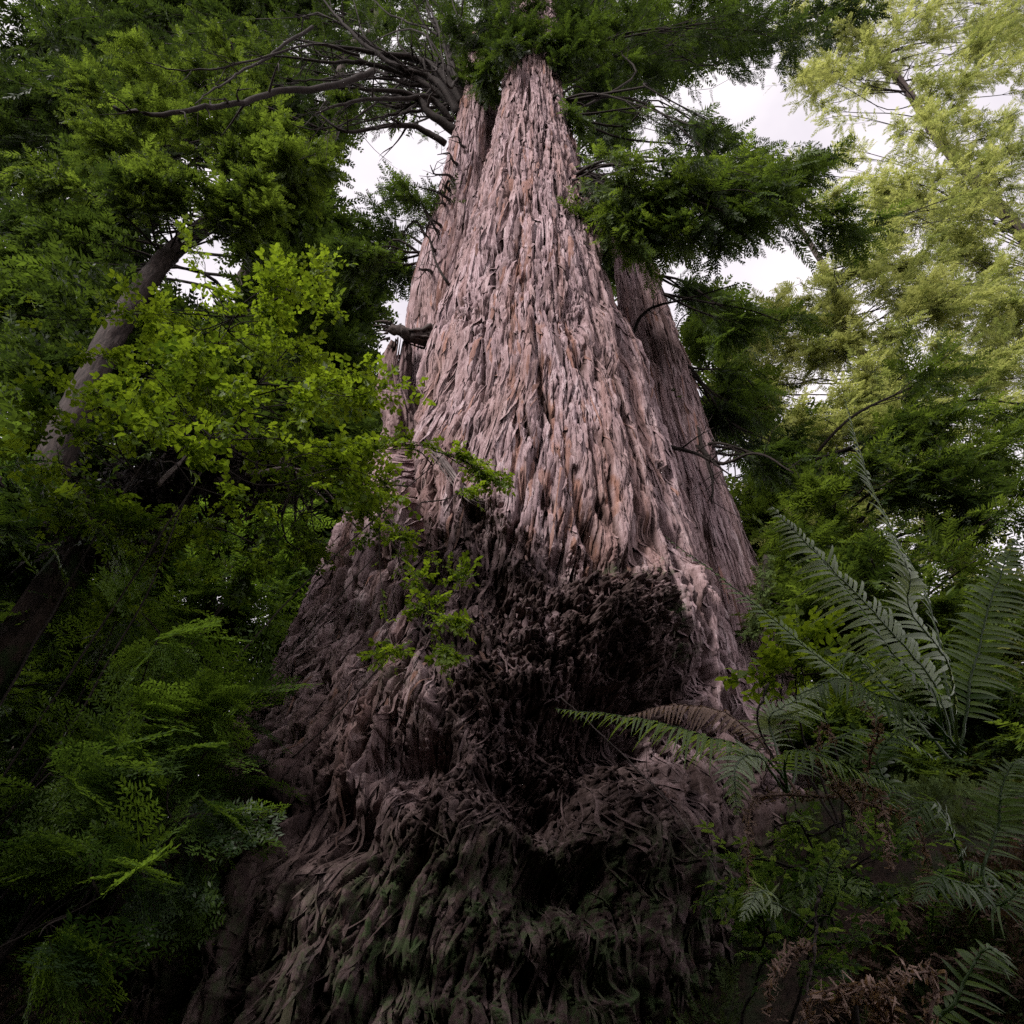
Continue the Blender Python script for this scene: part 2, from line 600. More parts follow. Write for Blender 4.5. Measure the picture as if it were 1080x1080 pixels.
def build_ground():
    m, nt, out = new_mat('forest_floor')
    n1 = noise(nt, 2.5, 6, 0.7); n2 = noise(nt, 14, 5, 0.7)
    c = ramp(nt, n2, [(0.3, (0.013, 0.010, 0.008)), (0.6, (0.045, 0.03, 0.024)), (0.8, (0.09, 0.06, 0.045))])
    c = mixc(nt, ramp(nt, n1, [(0.45, (0, 0, 0)), (0.6, (0.8, 0.8, 0.8))]), c, (0.022, 0.034, 0.014))
    p = N(nt, 'ShaderNodeBsdfPrincipled')
    nt.links.new(c, p.inputs['Base Color']); p.inputs['Roughness'].default_value = 0.95
    p.inputs['Specular IOR Level'].default_value = 0.1
    b = N(nt, 'ShaderNodeBump'); b.inputs['Strength'].default_value = 1.0; b.inputs['Distance'].default_value = 0.05
    nt.links.new(n2, b.inputs['Height']); nt.links.new(b.outputs[0], p.inputs['Normal'])
    nt.links.new(p.outputs[0], out.inputs[0])

    def axis(lo, hi, step, far):
        core = np.arange(lo, hi, step)
        g = [step]
        while sum(g) < far:
            g.append(g[-1] * 1.18)
        e = np.cumsum(g)
        return np.concatenate([lo - e[::-1], core, hi + e])
    xs = axis(-6, 7, 0.05, 400); ys = axis(-1, 9, 0.05, 400)
    X, Y = np.meshgrid(xs, ys)
    Z = ground_h(X, np.minimum(Y, 60))
    near = np.exp(-((X / 9) ** 2 + ((Y - 4) / 7) ** 2))
    V = np.stack([X, Y, Z], -1).reshape(-1, 3)
    idx = np.arange(X.size).reshape(X.shape)
    Q = np.stack([idx[:-1, :-1], idx[:-1, 1:], idx[1:, 1:], idx[1:, :-1]], -1).reshape(-1, 4)
    link('ground', mesh_from('ground', V, Q, [m]), kind='structure')


build_ground()

# ------------------------------------------------------------------ the giant redwood
giant = thing('giant_redwood', (0.2, 8.1, 3.0), 'giant redwood with furrowed pinkish grey bark and a dark burled base, filling the middle', 'tree')


def row_z(z0, z1, Yd, px=0.95):
    z = [z0]
    while z[-1] < z1:
        e = math.atan2(max(z[-1] - EYE[2], 0.0), Yd)
        z.append(z[-1] + px * Yd / (FPX * max(math.cos(e), 0.30) ** 2))
    return np.array(z)


def smooth_keys(z, kz, kv, w=0.35):
    """Linear keys, softened."""
    acc = 0
    for d, g in ((-1, .25), (0, .5), (1, .25)):
        acc = acc + g * np.interp(z + d * w, kz, kv)
    return acc


def keys_px(rows, Y):
    """rows (py, x_left, x_right) of a silhouette at horizontal distance Y -> z, cx, R arrays."""
    kz, kc, kr = [], [], []
    for py, xl, xr in rows:
        a = P(xl, py, Y); b = P(xr, py, Y)
        kz.append(a[2]); kc.append(0.5 * (a[0] + b[0])); kr.append(0.5 * (b[0] - a[0]))
    o = np.argsort(kz)
    return np.array(kz)[o], np.array(kc)[o], np.array(kr)[o]


def poly_mask(px, py, poly, soft):
    """1 inside a polygon of photo points on the trunk, falling to 0 over soft pixels outside."""
    inside = np.zeros(px.shape, bool)
    dist = np.full(px.shape, 1e9, np.float32)
    n = len(poly)
    for i in range(n):
        x1, y1 = poly[i]; x2, y2 = poly[(i + 1) % n]
        c = ((y1 > py) != (y2 > py)) & (px < (x2 - x1) * (py - y1) / ((y2 - y1) + 1e-9) + x1)
        inside ^= c
        dx, dy = x2 - x1, y2 - y1
        t = np.clip(((px - x1) * dx + (py - y1) * dy) / (dx * dx + dy * dy), 0, 1)
        dist = np.minimum(dist, np.hypot(px - x1 - t * dx, py - y1 - t * dy))
    d = np.where(inside, dist, -dist)
    return sstep(-soft, soft, d)


def seg_dist(px, py, pts):
    dist = np.full(px.shape, 1e9, np.float32)
    for (x1, y1), (x2, y2) in zip(pts[:-1], pts[1:]):
        dx, dy = x2 - x1, y2 - y1
        t = np.clip(((px - x1) * dx + (py - y1) * dy) / (dx * dx + dy * dy), 0, 1)
        dist = np.minimum(dist, np.hypot(px - x1 - t * dx, py - y1 - t * dy))
    return dist


def bark_disp(s, z, seed, amp=1.0, high=None):
    """Fibrous redwood bark of long ragged strips: returns displacement in metres and a crack mask."""
    wx = 0.10 * perlin(s * 0.9, z * 0.35, seed) + 0.045 * perlin(s * 3.2, z * 1.0, seed + 1) + 0.012 * perlin(s * 12, z * 4.5, seed + 2) + 0.004 * perlin(s * 40, z * 14, seed + 17)
    q = s + wx
    zz = z + 0.10 * perlin(s * 9, z * 1.0, seed + 18) + 0.04 * perlin(s * 30, z * 3, seed + 19)
    # strips of three sizes, each cell its own height, lower ends proud, dark slits between
    FA, DA = facets(q * 5.0, zz * 0.32, seed + 30, 0.8, 0.35)
    FB, DB = facets(q * 14, zz * 1.0, seed + 31, 0.8, 0.4)
    FC, DC = facets(q * 36, zz * 2.8, seed + 32, 0.8, 0.4)
    ea = np.exp(-(DA / 0.085) ** 2)
    eb = np.exp(-(DB / 0.12) ** 2)
    ga = sstep(-0.2, 0.2, perlin(q * 2.0, z * 0.8, seed + 15))
    gb = sstep(-0.1, 0.3, perlin(q * 4.5, z * 1.5, seed + 16))
    n3 = np.abs(perlin(q * 26, z * 1.6, seed + 5)); n4 = np.abs(perlin(q * 55, z * 3.2, seed + 6))
    fur = perlin(q * 1.9, z * 0.16, seed + 3)
    cf = np.exp(-(fur / 0.06) ** 2)
    pg = sstep(0.0, 0.3, perlin(s * 1.1, z * 0.6, seed + 21))
    pit = sstep(0.40, 0.50, perlin(q * 7.0 + 0.5 * z, z * 1.1, seed + 9)) * pg
    pit2 = sstep(0.42, 0.54, perlin(q * 17 - 0.6 * z, z * 2.2, seed + 10))
    d = (0.04 * perlin(s * 0.8, z * 0.3, seed + 11) + 0.03 * np.abs(fur) + 0.060 * FA + 0.036 * FB + 0.015 * FC
         - 0.024 * n3 - 0.014 * n4 - 0.085 * ea * ga - 0.052 * eb * gb - 0.115 * cf - 0.085 * pit - 0.04 * pit2)
    crack = 0.95 * ea * ga + 0.8 * eb * gb + 0.6 * cf
    if high is not None:
        wr = perlin(s * 2.2, z * 1.5 + 0.9 * perlin(s * 3, z * .5, seed + 20), seed + 12)
        gate = sstep(0.0, 0.35, perlin(s * 1.9, z * 1.1, seed + 13))
        cw = np.exp(-(wr / 0.11) ** 2) * gate * high
        d = d - 0.13 * cw
        crack = crack + 0.7 * cw
    crack = np.clip(crack + 0.9 * pit + 0.5 * pit2, 0, 1)
    return d * amp, crack


def box(a, r, axis):
    """Running mean over 2r+1 samples along an axis."""
    n = a.shape[axis]
    pad = [(0, 0)] * a.ndim; pad[axis] = (r + 1, r)
    c = np.cumsum(np.pad(a.astype(np.float64), pad, mode='edge'), axis)
    hi = np.take(c, np.arange(2 * r + 1, 2 * r + 1 + n), axis); lo = np.take(c, np.arange(0, n), axis)
    return (hi - lo) / (2 * r + 1)


def bark_strips(G, at, A, Z, S, nf, n, seed, low=False):
    """Loose fibrous slivers lying over the bark: long flat strips up the trunk, short splinters about the broken base."""
    r = np.random.default_rng(seed)
    rows, cols = G.shape[:2]
    G = G[:, :nf]
    Gs = box(box(G, 5, 0), 2, 1)
    k = 9
    r0 = r.integers(30, rows - 2, n); c0 = r.integers(3, nf - 3, n)
    if low:
        hit = r.random(n) < at['wgt'][r0, c0] * (1 - 0.7 * at['hollow'][r0, c0])
        r0, c0 = r0[hit], c0[hit]; n = len(r0)
        Gs = box(box(G, 11, 0), 4, 1)
    hol = at['hollow'][r0, c0] if 'hollow' in at else np.zeros(n)
    wg = at['wgt'][r0, c0] if 'wgt' in at else np.zeros(n)
    z0 = Z[r0, 0]
    dz = np.gradient(Z[:, 0])[r0]
    L = r.uniform(0.25, 1.0, n) * (1 + 0.7 * r.random(n) ** 3)
    L = L * (1 - 0.45 * wg) * (1 - 0.6 * hol)
    if low:
        L = L * 1.25
    L = np.clip(L, 0, None) * np.clip(z0 / 9, 0.8, 1.5)
    W = (0.014 + 0.060 * r.random(n) ** 1.5) * np.clip(z0 / 9, 0.85, 1.6) * (1 - 0.2 * hol)
    t = np.linspace(0, 1, k)
    rr = np.clip(r0[:, None] - (L / dz)[:, None] * t[None], 0, rows - 1.01)
    s0 = S[r0, c0]
    da = (A[0, 1] - A[0, 0]); ds = S[0, 1] - S[0, 0]
    dirn = 0.16 * perlin(s0 * 1.1, z0 * 0.5, seed + 1) + r.normal(0, 0.035, n) + wg * 0.35 * perlin(s0 * 0.8, z0 * 0.5, 777) + hol * r.normal(0, 0.6, n)
    bend = r.normal(0, 0.05, n) + wg * r.normal(0, 0.12, n)
    cc = np.clip(c0[:, None] + ((dirn * L)[:, None] * t[None] + (bend * L)[:, None] * (t[None] ** 2)) / ds, 0, nf - 1.01)
    ri = rr.astype(int); ci = cc.astype(int)
    fr = (rr - ri)[..., None]; fc = (cc - ci)[..., None]
    pos = (Gs[ri, ci] * (1 - fr) + Gs[ri + 1, ci] * fr) * (1 - fc) + fc * (Gs[ri, ci + 1] * (1 - fr) + Gs[ri + 1, ci + 1] * fr)
    aa = A[0, ci]
    nrm = np.stack([np.sin(aa), -np.cos(aa), np.full_like(aa, -0.05)], -1)
    tg = np.stack([np.cos(aa), np.sin(aa), np.zeros_like(aa)], -1)
    base = (0.004 + 0.020 * r.random(n) ** 2) * (1 + 0.8 * wg)
    curl = r.random(n) ** 3 * 0.07 * (1 + 0.6 * wg)
    lift = base[:, None] + curl[:, None] * np.clip((t[None] - 0.6) / 0.4, 0, 1) ** 2 - 0.012 * np.clip((0.15 - t[None]) / 0.15, 0, 1)
    pos = pos + nrm * lift[..., None]
    prof = np.minimum(1, 0.25 + 5 * t) * np.minimum(1, 0.12 + 3.2 * (1 - t))
    w = W[:, None] * prof[None] * r.uniform(0.75, 1.2, (n, k))
    tilt = r.normal(0, 0.45, n)[:, None, None]
    side = (tg + nrm * tilt) * w[..., None] * 0.5
    mid = pos + nrm * (w * 0.22)[..., None]
    V = np.stack([pos - side, mid, pos + side], 2).reshape(-1, 3)
    idx = np.arange(n * k * 3).reshape(n, k, 3)
    Q = np.concatenate([np.stack([idx[:, :-1, j], idx[:, :-1, j + 1], idx[:, 1:, j + 1], idx[:, 1:, j]], -1).reshape(-1, 4) for j in (0, 1)])
    out = {}
    for key in ('crack', 'streak', 'rot', 'moss'):
        v = at[key][ri, ci] * {'crack': 0.25, 'streak': 0.8, 'rot': 0.9, 'moss': 0.8}[key]
        if key == 'streak':
            v = np.maximum(v, np.where(r.random(n) < 0.06, 0.6, 0)[:, None])
        if key == 'crack':
            v = np.maximum(v, np.where(r.random(n) < 0.12, 0.6, 0)[:, None])
        out[key] = np.repeat(v.reshape(-1), 3)
    return V, Q, out


def build_stem(name, kz, kc, kr, cy, z0, z1, nf, nb, px, seed, amp=1.0, Sref=2.0, extra=None, top_cap=False, label=None, nstrip=0):
    z = row_z(z0, z1, np.min(cy) - np.max(kr) * 0.6 if np.ndim(cy) else cy - np.max(kr) * 0.6, px)
    cx = smooth_keys(z, kz, kc); R = smooth_keys(z, kz, kr)
    CY = np.interp(z, kz, cy) if np.ndim(cy) else np.full(len(z), cy)
    af = np.linspace(-R_(112), R_(112), nf)
    ab = np.linspace(R_(112), R_(248), nb + 2)[1:-1]
    a = np.concatenate([af, ab])
    A, Z = np.meshgrid(a.astype(np.float32), z.astype(np.float32))
    CX = cx[:, None]; RR = R[:, None]; CYY = CY[:, None]
    s = A * Sref
    bx = CX + RR * np.sin(A); by = CYY - RR * np.cos(A)
    base = np.stack([bx, by, Z], -1)
    ppx, ppy = project(base)
    high = sstep(9, 17, Z)
    d, crack = bark_disp(s, Z, seed, amp, high)
    at = {'crack': crack, 'streak': np.zeros_like(d), 'rot': np.zeros_like(d), 'moss': np.zeros_like(d)}
    if extra:
        d = extra(d, at, s, Z, A, ppx, ppy, RR)
    rr = RR + d
    G = np.stack([CX + rr * np.sin(A), CYY - rr * np.cos(A), Z], -1)
    V = G.reshape(-1, 3)
    idx = np.arange(A.size).reshape(A.shape)
    i2 = np.roll(idx, -1, 1)
    Q = np.stack([idx[:-1], i2[:-1], i2[1:], idx[1:]], -1).reshape(-1, 4)
    arr = {k: np.clip(v, 0, 1) for k, v in at.items()}
    flat = {k: arr[k].ravel() for k in ('crack', 'streak', 'rot', 'moss')}
    if nstrip:
        V2, Q2, a2 = bark_strips(G, arr, A, Z, s, nf, nstrip, seed + 500)
        Q = np.concatenate([Q, Q2 + len(V)]); V = np.concatenate([V, V2])
        flat = {k: np.concatenate([flat[k], np.clip(a2[k], 0, 1)]) for k in flat}
        if 'wgt' in arr:
            V2, Q2, a2 = bark_strips(G, arr, A, Z, s, nf, nstrip, seed + 900, True)
            Q = np.concatenate([Q, Q2 + len(V)]); V = np.concatenate([V, V2])
            flat = {k: np.concatenate([flat[k], np.clip(a2[k], 0, 1)]) for k in flat}
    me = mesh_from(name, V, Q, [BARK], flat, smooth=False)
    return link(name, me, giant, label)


def main_extra(d, at, s, Z, A, px, py, RR):
    # bark streaks of fresh orange inner bark, following the furrows
    st = np.zeros_like(d)
    jit = 7 * perlin(s * 6, Z * 1.5, 301) + 4 * perlin(s * 20, Z * 5, 302)
    for pts, w in (([(549, 250), (541, 330), (546, 470), (560, 560)], 3.5), ([(565, 345), (580, 420), (600, 500), (640, 580)], 4.5),
                   ([(598, 330), (612, 420), (650, 540)], 3), ([(556, 190), (549, 250)], 2.5), ([(575, 500), (600, 560), (640, 610)], 5)):
        dd = np.abs(seg_dist(px, py, pts) + jit)
        f = sstep(w + 3, w, dd)
        st = np.maximum(st, f)
        d = d - 0.035 * f
    st = st * sstep(-0.2, 0.15, perlin(s * 14, Z * 1.2, 303)) * 0.7
    at['streak'] = np.maximum(st, 0.3 * sstep(0.3, 0.55, perlin(s * 5.1, Z * 0.22, 304)))
    # the broken, burled lower front
    w1 = perlin(s * 2.2, Z * 2.2, 401); w2 = perlin(s * 6, Z * 6, 402); w3 = perlin(s * 15, Z * 15, 403); w4 = perlin(s * 36, Z * 36, 404)
    qx = px + 16 * w1 + 9 * w2 + 4 * w3
    qy = py + 14 * perlin(s * 2.4 + 7, Z * 2.4, 405) + 9 * perlin(s * 6.5, Z * 6.5, 406) + 4 * w4
    hollow = poly_mask(qx, qy, [(428, 556), (470, 548), (500, 538), (562, 572), (606, 598), (650, 588), (700, 606), (732, 680), (744, 735), (700, 790),
                                (712, 860), (700, 960), (640, 1060), (400, 1060), (420, 900), (445, 800), (452, 720), (430, 650)], 9)
    low = np.maximum(sstep(690, 800, qy), hollow)
    left = sstep(430, 380, px) * sstep(560, 720, py)
    rough = np.clip(low + 0.5 * left, 0, 1)
    # twisting root ridges below
    tw = s * 1.0 + 0.24 * perlin(s * 0.6, Z * 0.35, 410) + 0.04 * perlin(s * 2, Z * 1.3, 411) + 0.022 * w2
    g1 = np.abs(perlin(tw * 2.0, Z * 0.55, 412)); g2 = np.abs(perlin(tw * 4.6 + 3, Z * 1.25, 413)); g3 = np.abs(perlin(tw * 11, Z * 3.2, 414))
    tq = tw + 0.02 * perlin(s * 18, Z * 9, 415)
    F1, D1 = facets(tq * 5.5, Z * 0.55 + 0.06 * w2, 420)
    F2, D2 = facets(tq * 15, Z * 1.7 + 0.1 * w2, 421)
    F3, D3 = facets(tq * 36, Z * 4.5, 422)
    fibl = np.abs(perlin(tq * 30, Z * 1.6, 431)); fibl2 = np.abs(perlin(tq * 64, Z * 3.6, 432))
    slit = np.exp(-(D1 / 0.10) ** 2); slit2 = np.exp(-(D2 / 0.13) ** 2)
    ridges = 0.17 * F1 + 0.10 * F2 + 0.045 * F3 - 0.06 * g1 + 0.03 - 0.15 * slit - 0.08 * slit2 - 0.07 * fibl - 0.04 * fibl2
    I1, J1 = facets(s * 6.5 + w3 * .25, Z * 6.5 + w3 * .25, 423, 1.0, 1.0)
    I2, J2 = facets(s * 16 + w4 * .25, Z * 16 + w3 * .25, 424, 1.0, 1.0)
    I3, J3 = facets(s * 38, Z * 38, 425, 1.0, 1.0)
    crumb = 0.13 * I1 + 0.07 * I2 + 0.032 * I3 - 0.05 * np.exp(-(J1 / .12) ** 2) - 0.04 * np.exp(-(J2 / .15) ** 2)
    burl = np.exp(-(((qx - 640) / 90) ** 2 + ((qy - 660) / 70) ** 2)) + np.exp(-(((qx - 560) / 70) ** 2 + ((qy - 740) / 90) ** 2))
    cm = np.clip(0.25 + burl + 0.7 * w1, 0.1, 1)          # crumbly where the burls are, splintered elsewhere
    wgt = np.clip(low + 0.75 * left, 0, 1)
    lump = 0.05 * w1 + 0.03 * w2
    d = d * (1 - 0.55 * wgt) + wgt * ridges * (0.62 + 0.25 * sstep(650, 820, py)) * (1 - 0.75 * cm * hollow) + hollow * (-0.14 + lump) + hollow * crumb * cm
    d = d + 0.12 * sstep(740, 860, py) * lump
    # deep furrows running down the left flare and the right foot
    flank = np.maximum(sstep(445, 415, px) * sstep(500, 560, py), sstep(690, 720, px) * sstep(560, 620, py)) * (1 - hollow)
    ff = perlin(s * 4.2 + 0.25 * w1 + 0.1 * w2, Z * 0.32, 440); fg = perlin(s * 10 + 0.2 * w2, Z * 0.8, 441)
    cfk = np.exp(-(ff / 0.075) ** 2); cgk = np.exp(-(fg / 0.10) ** 2)
    FF, DF = facets(s * 5 + 0.2 * w1 + 0.1 * w2, Z * 0.45, 442, 0.9, 0.3)
    d = d + flank * (0.10 * FF - 0.17 * cfk - 0.08 * cgk - 0.10 * np.exp(-(DF / 0.09) ** 2))
    at['hollow'] = hollow * cm; at['wgt'] = wgt
    at['crack'] = np.maximum(at['crack'], flank * np.clip(0.9 * cfk + 0.5 * cgk, 0, 1))
    at['crack'] = at['crack'] * (1 - wgt) + wgt * np.clip(0.8 * slit + 0.6 * slit2, 0, 1)

    def gauss(cx, cy, rx, ry, rot=0.0, p=2):
        c, s_ = math.cos(rot), math.sin(rot)
        x = qx - cx; y = qy - cy
        u = (x * c + y * s_) / rx; v = (-x * s_ + y * c) / ry
        return np.exp(-np.power(u * u + v * v, p / 2))
    for cx, cy, rx, ry, rot, amt in (
            (655, 645, 66, 44, 0.25, 0.46), (560, 690, 60, 60, 0, 0.22), (655, 760, 85, 42, 0.1, -0.62), (520, 605, 26, 38, 0.2, -0.34),
            (605, 590, 26, 16, .5, -0.30), (432, 792, 30, 30, 0.3, -0.55), (600, 925, 80, 26, 0.1, -0.38), (335, 835, 26, 38, 0.3, -0.14),
            (545, 800, 40, 50, 0.0, -0.30), (590, 835, 60, 30, 0, -0.35), (470, 870, 46, 70, 0.0, 0.28), (560, 870, 70, 20, 0.25, 0.25), (690, 890, 40, 90, -0.6, 0.35), (330, 700, 18, 60, 0.35, 0.12),
            (395, 735, 45, 40, 0, 0.10), (290, 800, 30, 60, .5, 0.1), (300, 930, 50, 60, 0.4, 0.12), (400, 930, 40, 50, 0, -0.12), (590, 985, 60, 30, 0, 0.25),
            (380, 860, 30, 30, 0, -0.08), (495, 520, 20, 10, .6, 0.12), (725, 745, 30, 14, -.4, .2), (600, 335, 9, 22, -.3, -0.16), (497, 325, 8, 24, .15, -0.2), (575, 175, 18, 5, .2, -0.10), (597, 235, 14, 5, .5, -0.10)):
        d = d + amt * gauss(cx, cy, rx, ry, rot)
    # left shoulder groove and crack where the snag stands
    d = d - 0.30 * sstep(14, 4, np.abs(seg_dist(px, py, [(430, 400), (424, 470), (436, 560)]) + 4 * w2))
    d = d - 0.16 * sstep(12, 2, np.abs(seg_dist(px, py, [(640, 270), (664, 400), (700, 520), (715, 600)]) + 5 * perlin(s * 3, Z * .6, 77)))
    at['rot'] = np.clip(hollow * (0.72 + 0.6 * w2 + 0.5 * w1) + 0.85 * sstep(740, 880, py) + 0.12 * left + sstep(0.1, 0.35, -w1) * low * .4, 0, 1)  # rotten hollow wood; the foot ramp also paints shade towards the ground
    at['moss'] = np.clip(0.9 * sstep(850, 930, py) * sstep(330, 420, px) + 0.6 * sstep(885, 1000, py)
                         + 0.8 * poly_mask(qx, qy, [(600, 590), (690, 596), (740, 680), (730, 700), (680, 620), (610, 604)], 6)
                         + 0.9 * poly_mask(qx, qy, [(690, 590), (700, 590), (730, 690), (720, 690)], 5)
                         + 0.35 * poly_mask(px, py, [(380, 690), (440, 680), (440, 720), (380, 730)], 12), 0, 1)
    return d


YM = 8.1
kz, kc, kr = keys_px([(-60, 546, 576), (20, 536, 586), (70, 534, 589), (110, 528, 594), (160, 518, 605), (220, 502, 622), (300, 478, 644), (400, 446, 676), (500, 414, 704),
                      (560, 380, 724), (620, 350, 742), (700, 318, 768), (780, 278, 792), (860, 232, 822), (930, 180, 850), (1000, 130, 880), (1080, 70, 905)], YM)
kr = kr * 0.985
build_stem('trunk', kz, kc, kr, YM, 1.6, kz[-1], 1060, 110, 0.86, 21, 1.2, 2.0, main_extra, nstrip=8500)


def side_extra(seed, streak=0.3):
    def f(d, at, s, Z, A, px, py, RR):
        k = np.clip(RR / 1.2, 0.35, 1)
        at['streak'] = streak * sstep(0.2, 0.5, perlin(s * 3.1, Z * 0.25, seed))
        return d * k
    return f


# left fused stem, the thin dark stem in the gap, and the right stem behind
kz, kc, kr = keys_px([(40, 497, 513), (110, 486, 512), (200, 464, 512), (300, 436, 506), (350, 428, 502), (420, 424, 500), (520, 420, 500), (640, 420, 500)], 8.5)
build_stem('stem', kz, kc, kr, 8.5, 5.0, kz[-1], 300, 50, 1.0, 55, 0.8, 1.1, side_extra(61), nstrip=1500, label='left stem fused to the main trunk, ringed with dead twig stubs')
kz, kc, kr = keys_px([(60, 507, 522), (130, 503, 527), (220, 498, 530), (300, 488, 530)], 9.3)
build_stem('stem', kz, kc, kr, 9.3, 10.0, kz[-1], 160, 30, 1.1, 71, 0.6, 0.8, side_extra(62, 0.1), nstrip=400, label='thin shaded stem in the gap between the two front trunks')
kz, kc, kr = keys_px([(225, 641, 671), (260, 645, 680), (300, 650, 694), (400, 664, 728), (500, 682, 758), (600, 690, 792), (680, 690, 818), (780, 690, 850), (900, 690, 880)], 9.6)
build_stem('stem', kz, kc, kr, 9.6, 3.0, kz[-1], 420, 60, 1.0, 83, 0.9, 1.3, side_extra(63, 0.2), nstrip=2000, label='right stem standing in shade behind the main trunk')


def snag():
    """Broken hollow snag standing off the left shoulder."""
    rows = 260; nu = 110
    z = np.linspace(P(405, 520, 8.0)[2], P(412, 362, 8.0)[2], rows)
    t = np.linspace(0, 1, rows)
    a = np.linspace(-np.pi, np.pi, nu, endpoint=False)
    A, T = np.meshgrid(a, t)
    pb, pt = P(416, 520, 7.8), P(422, 364, 7.8)
    c = pb[None] * (1 - t[:, None]) + pt[None] * t[:, None]
    c[:, 0] += 0.06 * np.sin(t * 6)
    Rr = np.interp(t, [0, .4, .8, 1], [0.42, 0.30, 0.24, 0.21])[:, None]
    s = A * 0.4
    d, cr = bark_disp(s + 4, T * 3, 140, 0.55, None)
    topz = 0.55 * np.abs(perlin(A * 1.6, A * 0 + 3.3, 7)) + 0.40 * np.abs(perlin(A * 5, A * 0 + 1.3, 9)) + 0.2 * np.abs(perlin(A * 13, A * 0 + 2.3, 10))
    Zz = c[:, 2][:, None] + (0.35 - 2.4 * topz) * sstep(0.6, 1.0, T)
    rr = Rr + d * 1.5 + 0.09 * perlin(A * 1.5, T * 4, 8)
    V = np.stack([c[:, 0][:, None] + rr * np.sin(A), c[:, 1][:, None] - rr * np.cos(A), Zz], -1)
    inner = V[::-1].copy()
    cc = c[::-1][:, None]
    inner[..., :2] = cc[..., :2] + (inner[..., :2] - cc[..., :2]) * 0.62
    V = np.concatenate([V, inner[:60]], 0)
    idx = np.arange(V.shape[0] * nu).reshape(V.shape[0], nu)
    i2 = np.roll(idx, -1, 1)
    Q = np.stack([idx[:-1], i2[:-1], i2[1:], idx[1:]], -1).reshape(-1, 4)
    n = V.shape[0] * nu
    rot = np.concatenate([0.30 + 0.55 * sstep(0.2, 1.2, A), np.ones((60, nu))]).ravel()  # coloured darker on the right side and inside
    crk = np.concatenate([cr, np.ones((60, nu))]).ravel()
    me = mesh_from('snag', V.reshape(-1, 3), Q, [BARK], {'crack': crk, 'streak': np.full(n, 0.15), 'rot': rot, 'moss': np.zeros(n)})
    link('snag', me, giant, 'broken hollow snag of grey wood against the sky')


snag()


def broken_stub():
    a = Acc()
    p0 = P(462, 352, 7.7); p1 = P(411, 347, 7.5)
    path = catmull([p0, P(445, 354, 7.55), P(428, 350, 7.5), p1], 26)
    path = path + np.cumsum(rng.standard_normal(path.shape), 0) * 0.008
    tube(a, path, 0.15, 0.07, 16, 0.4, rough=0.16)
    for k in range(16):
        o_ = rng.normal(0, 0.07, 3)
        e_ = int(rng.integers(14, 26))
        tube(a, path[2:e_] + o_ * np.linspace(1.4, .7, e_ - 2)[:, None], rng.uniform(.02, .05), .01, 5, rng.random(), rough=.2)
    for k in range(14):   # splintered tip
        b = path[-1] + rng.normal(0, 0.055, 3)
        tube(a, wob(b, b + np.array([-rng.uniform(0.08, 0.3), 0.0, rng.normal(0.02, 0.05)]), 5, 0.05), 0.03, 0.004, 5, 0.5)
    a.build('broken_branch', [LIMBW], giant, label='broken dark branch stub jutting left with a splintered end')


broken_stub()


def part_tube(name, pts, r0, r1, mat, label=None, n=24, sides=8, rough=0.05, twigs=0, tl=0.3):
    a = Acc()
    path = catmull(pts, n)
    L = np.linalg.norm(np.diff(path, axis=0), axis=1).sum()
    path = path + np.cumsum(rng.standard_normal(path.shape), 0) * L * 0.0025
    tube(a, path, r0, r1, sides, 0.5, rough=rough)
    for k in range(twigs):
        i = rng.integers(n // 4, n - 1)
        d = norm(norm(path[min(i + 1, n - 1)] - path[i - 1]) + rng.standard_normal(3) * 0.9)
        rr = r0 + (r1 - r0) * i / n
        tw = wob(path[i], path[i] + d * tl * rng.uniform(0.4, 1.3), 7, 0.08)
        tube(a, tw, rr * 0.5, 0.004, 5, 0.5)
        if rng.random() < 0.7:
            e = tw[4]
            tube(a, wob(e, e + norm(d + rng.standard_normal(3) * .8) * tl * 0.5, 5, 0.08), rr * 0.25, 0.003, 4, 0.5)
    return a.build(name, [mat], giant, label=label)


def strands(name, pts, n, spread, r, mat, label=None, twist=1.5):
    """A fibrous root or strap: a bundle of uneven strands following one path."""
    a = Acc()
    path = catmull(pts, 40)
    tan = norm(np.gradient(path, axis=0))
    S = norm(np.cross(tan, np.array([0.2, 0.9, 0.3]))); B = np.cross(tan, S)
    t = np.linspace(0, 1, 40)
    for k in range(n):
        ph = rng.uniform(0, 6.28); rr = spread * rng.random() ** 0.5
        an = ph + twist * t + 0.5 * perlin(t * 3 + k * 7.3, t * 0 + k, 5)
        off = rr * (1 + 0.5 * perlin(t * 4 + k * 3.1, t * 0, 6))
        w = path + off[:, None] * (np.cos(an)[:, None] * S + 0.45 * np.sin(an)[:, None] * B)
        i0 = int(rng.integers(0, 9)); i1 = int(rng.integers(30, 41))
        tube(a, w[i0:i1], r * rng.uniform(.5, 1.3), r * rng.uniform(.15, .6), 5, rng.random(), rough=0.16)
    return a.build(name, [mat], giant, label=label)


# dead twig stubs on the left stem
for (x0, y0, x1, y1) in ((478, 170, 462, 160), (472, 184, 456, 172), (470, 208, 452, 194), (466, 214, 455, 218), (462, 236, 446, 224), (459, 242, 450, 232),
                         (456, 262, 440, 246), (472, 300, 448, 246), (486, 152, 476, 142), (452, 285, 436, 280), (470, 196, 478, 200)):
    Y0 = 7.72
    part_tube('dead_twig', [P(x0 + 4, y0 + 3, Y0 + 0.25), P(x0, y0, Y0), P((x0 + x1) / 2 + rng.normal(0, 3), (y0 + y1) / 2 + rng.normal(0, 4), Y0 - 0.12), P(x1 + rng.normal(0, 4), y1 + rng.normal(0, 4), Y0 - 0.3)], 0.04, 0.008, TWIG, n=12, twigs=5, tl=0.4)

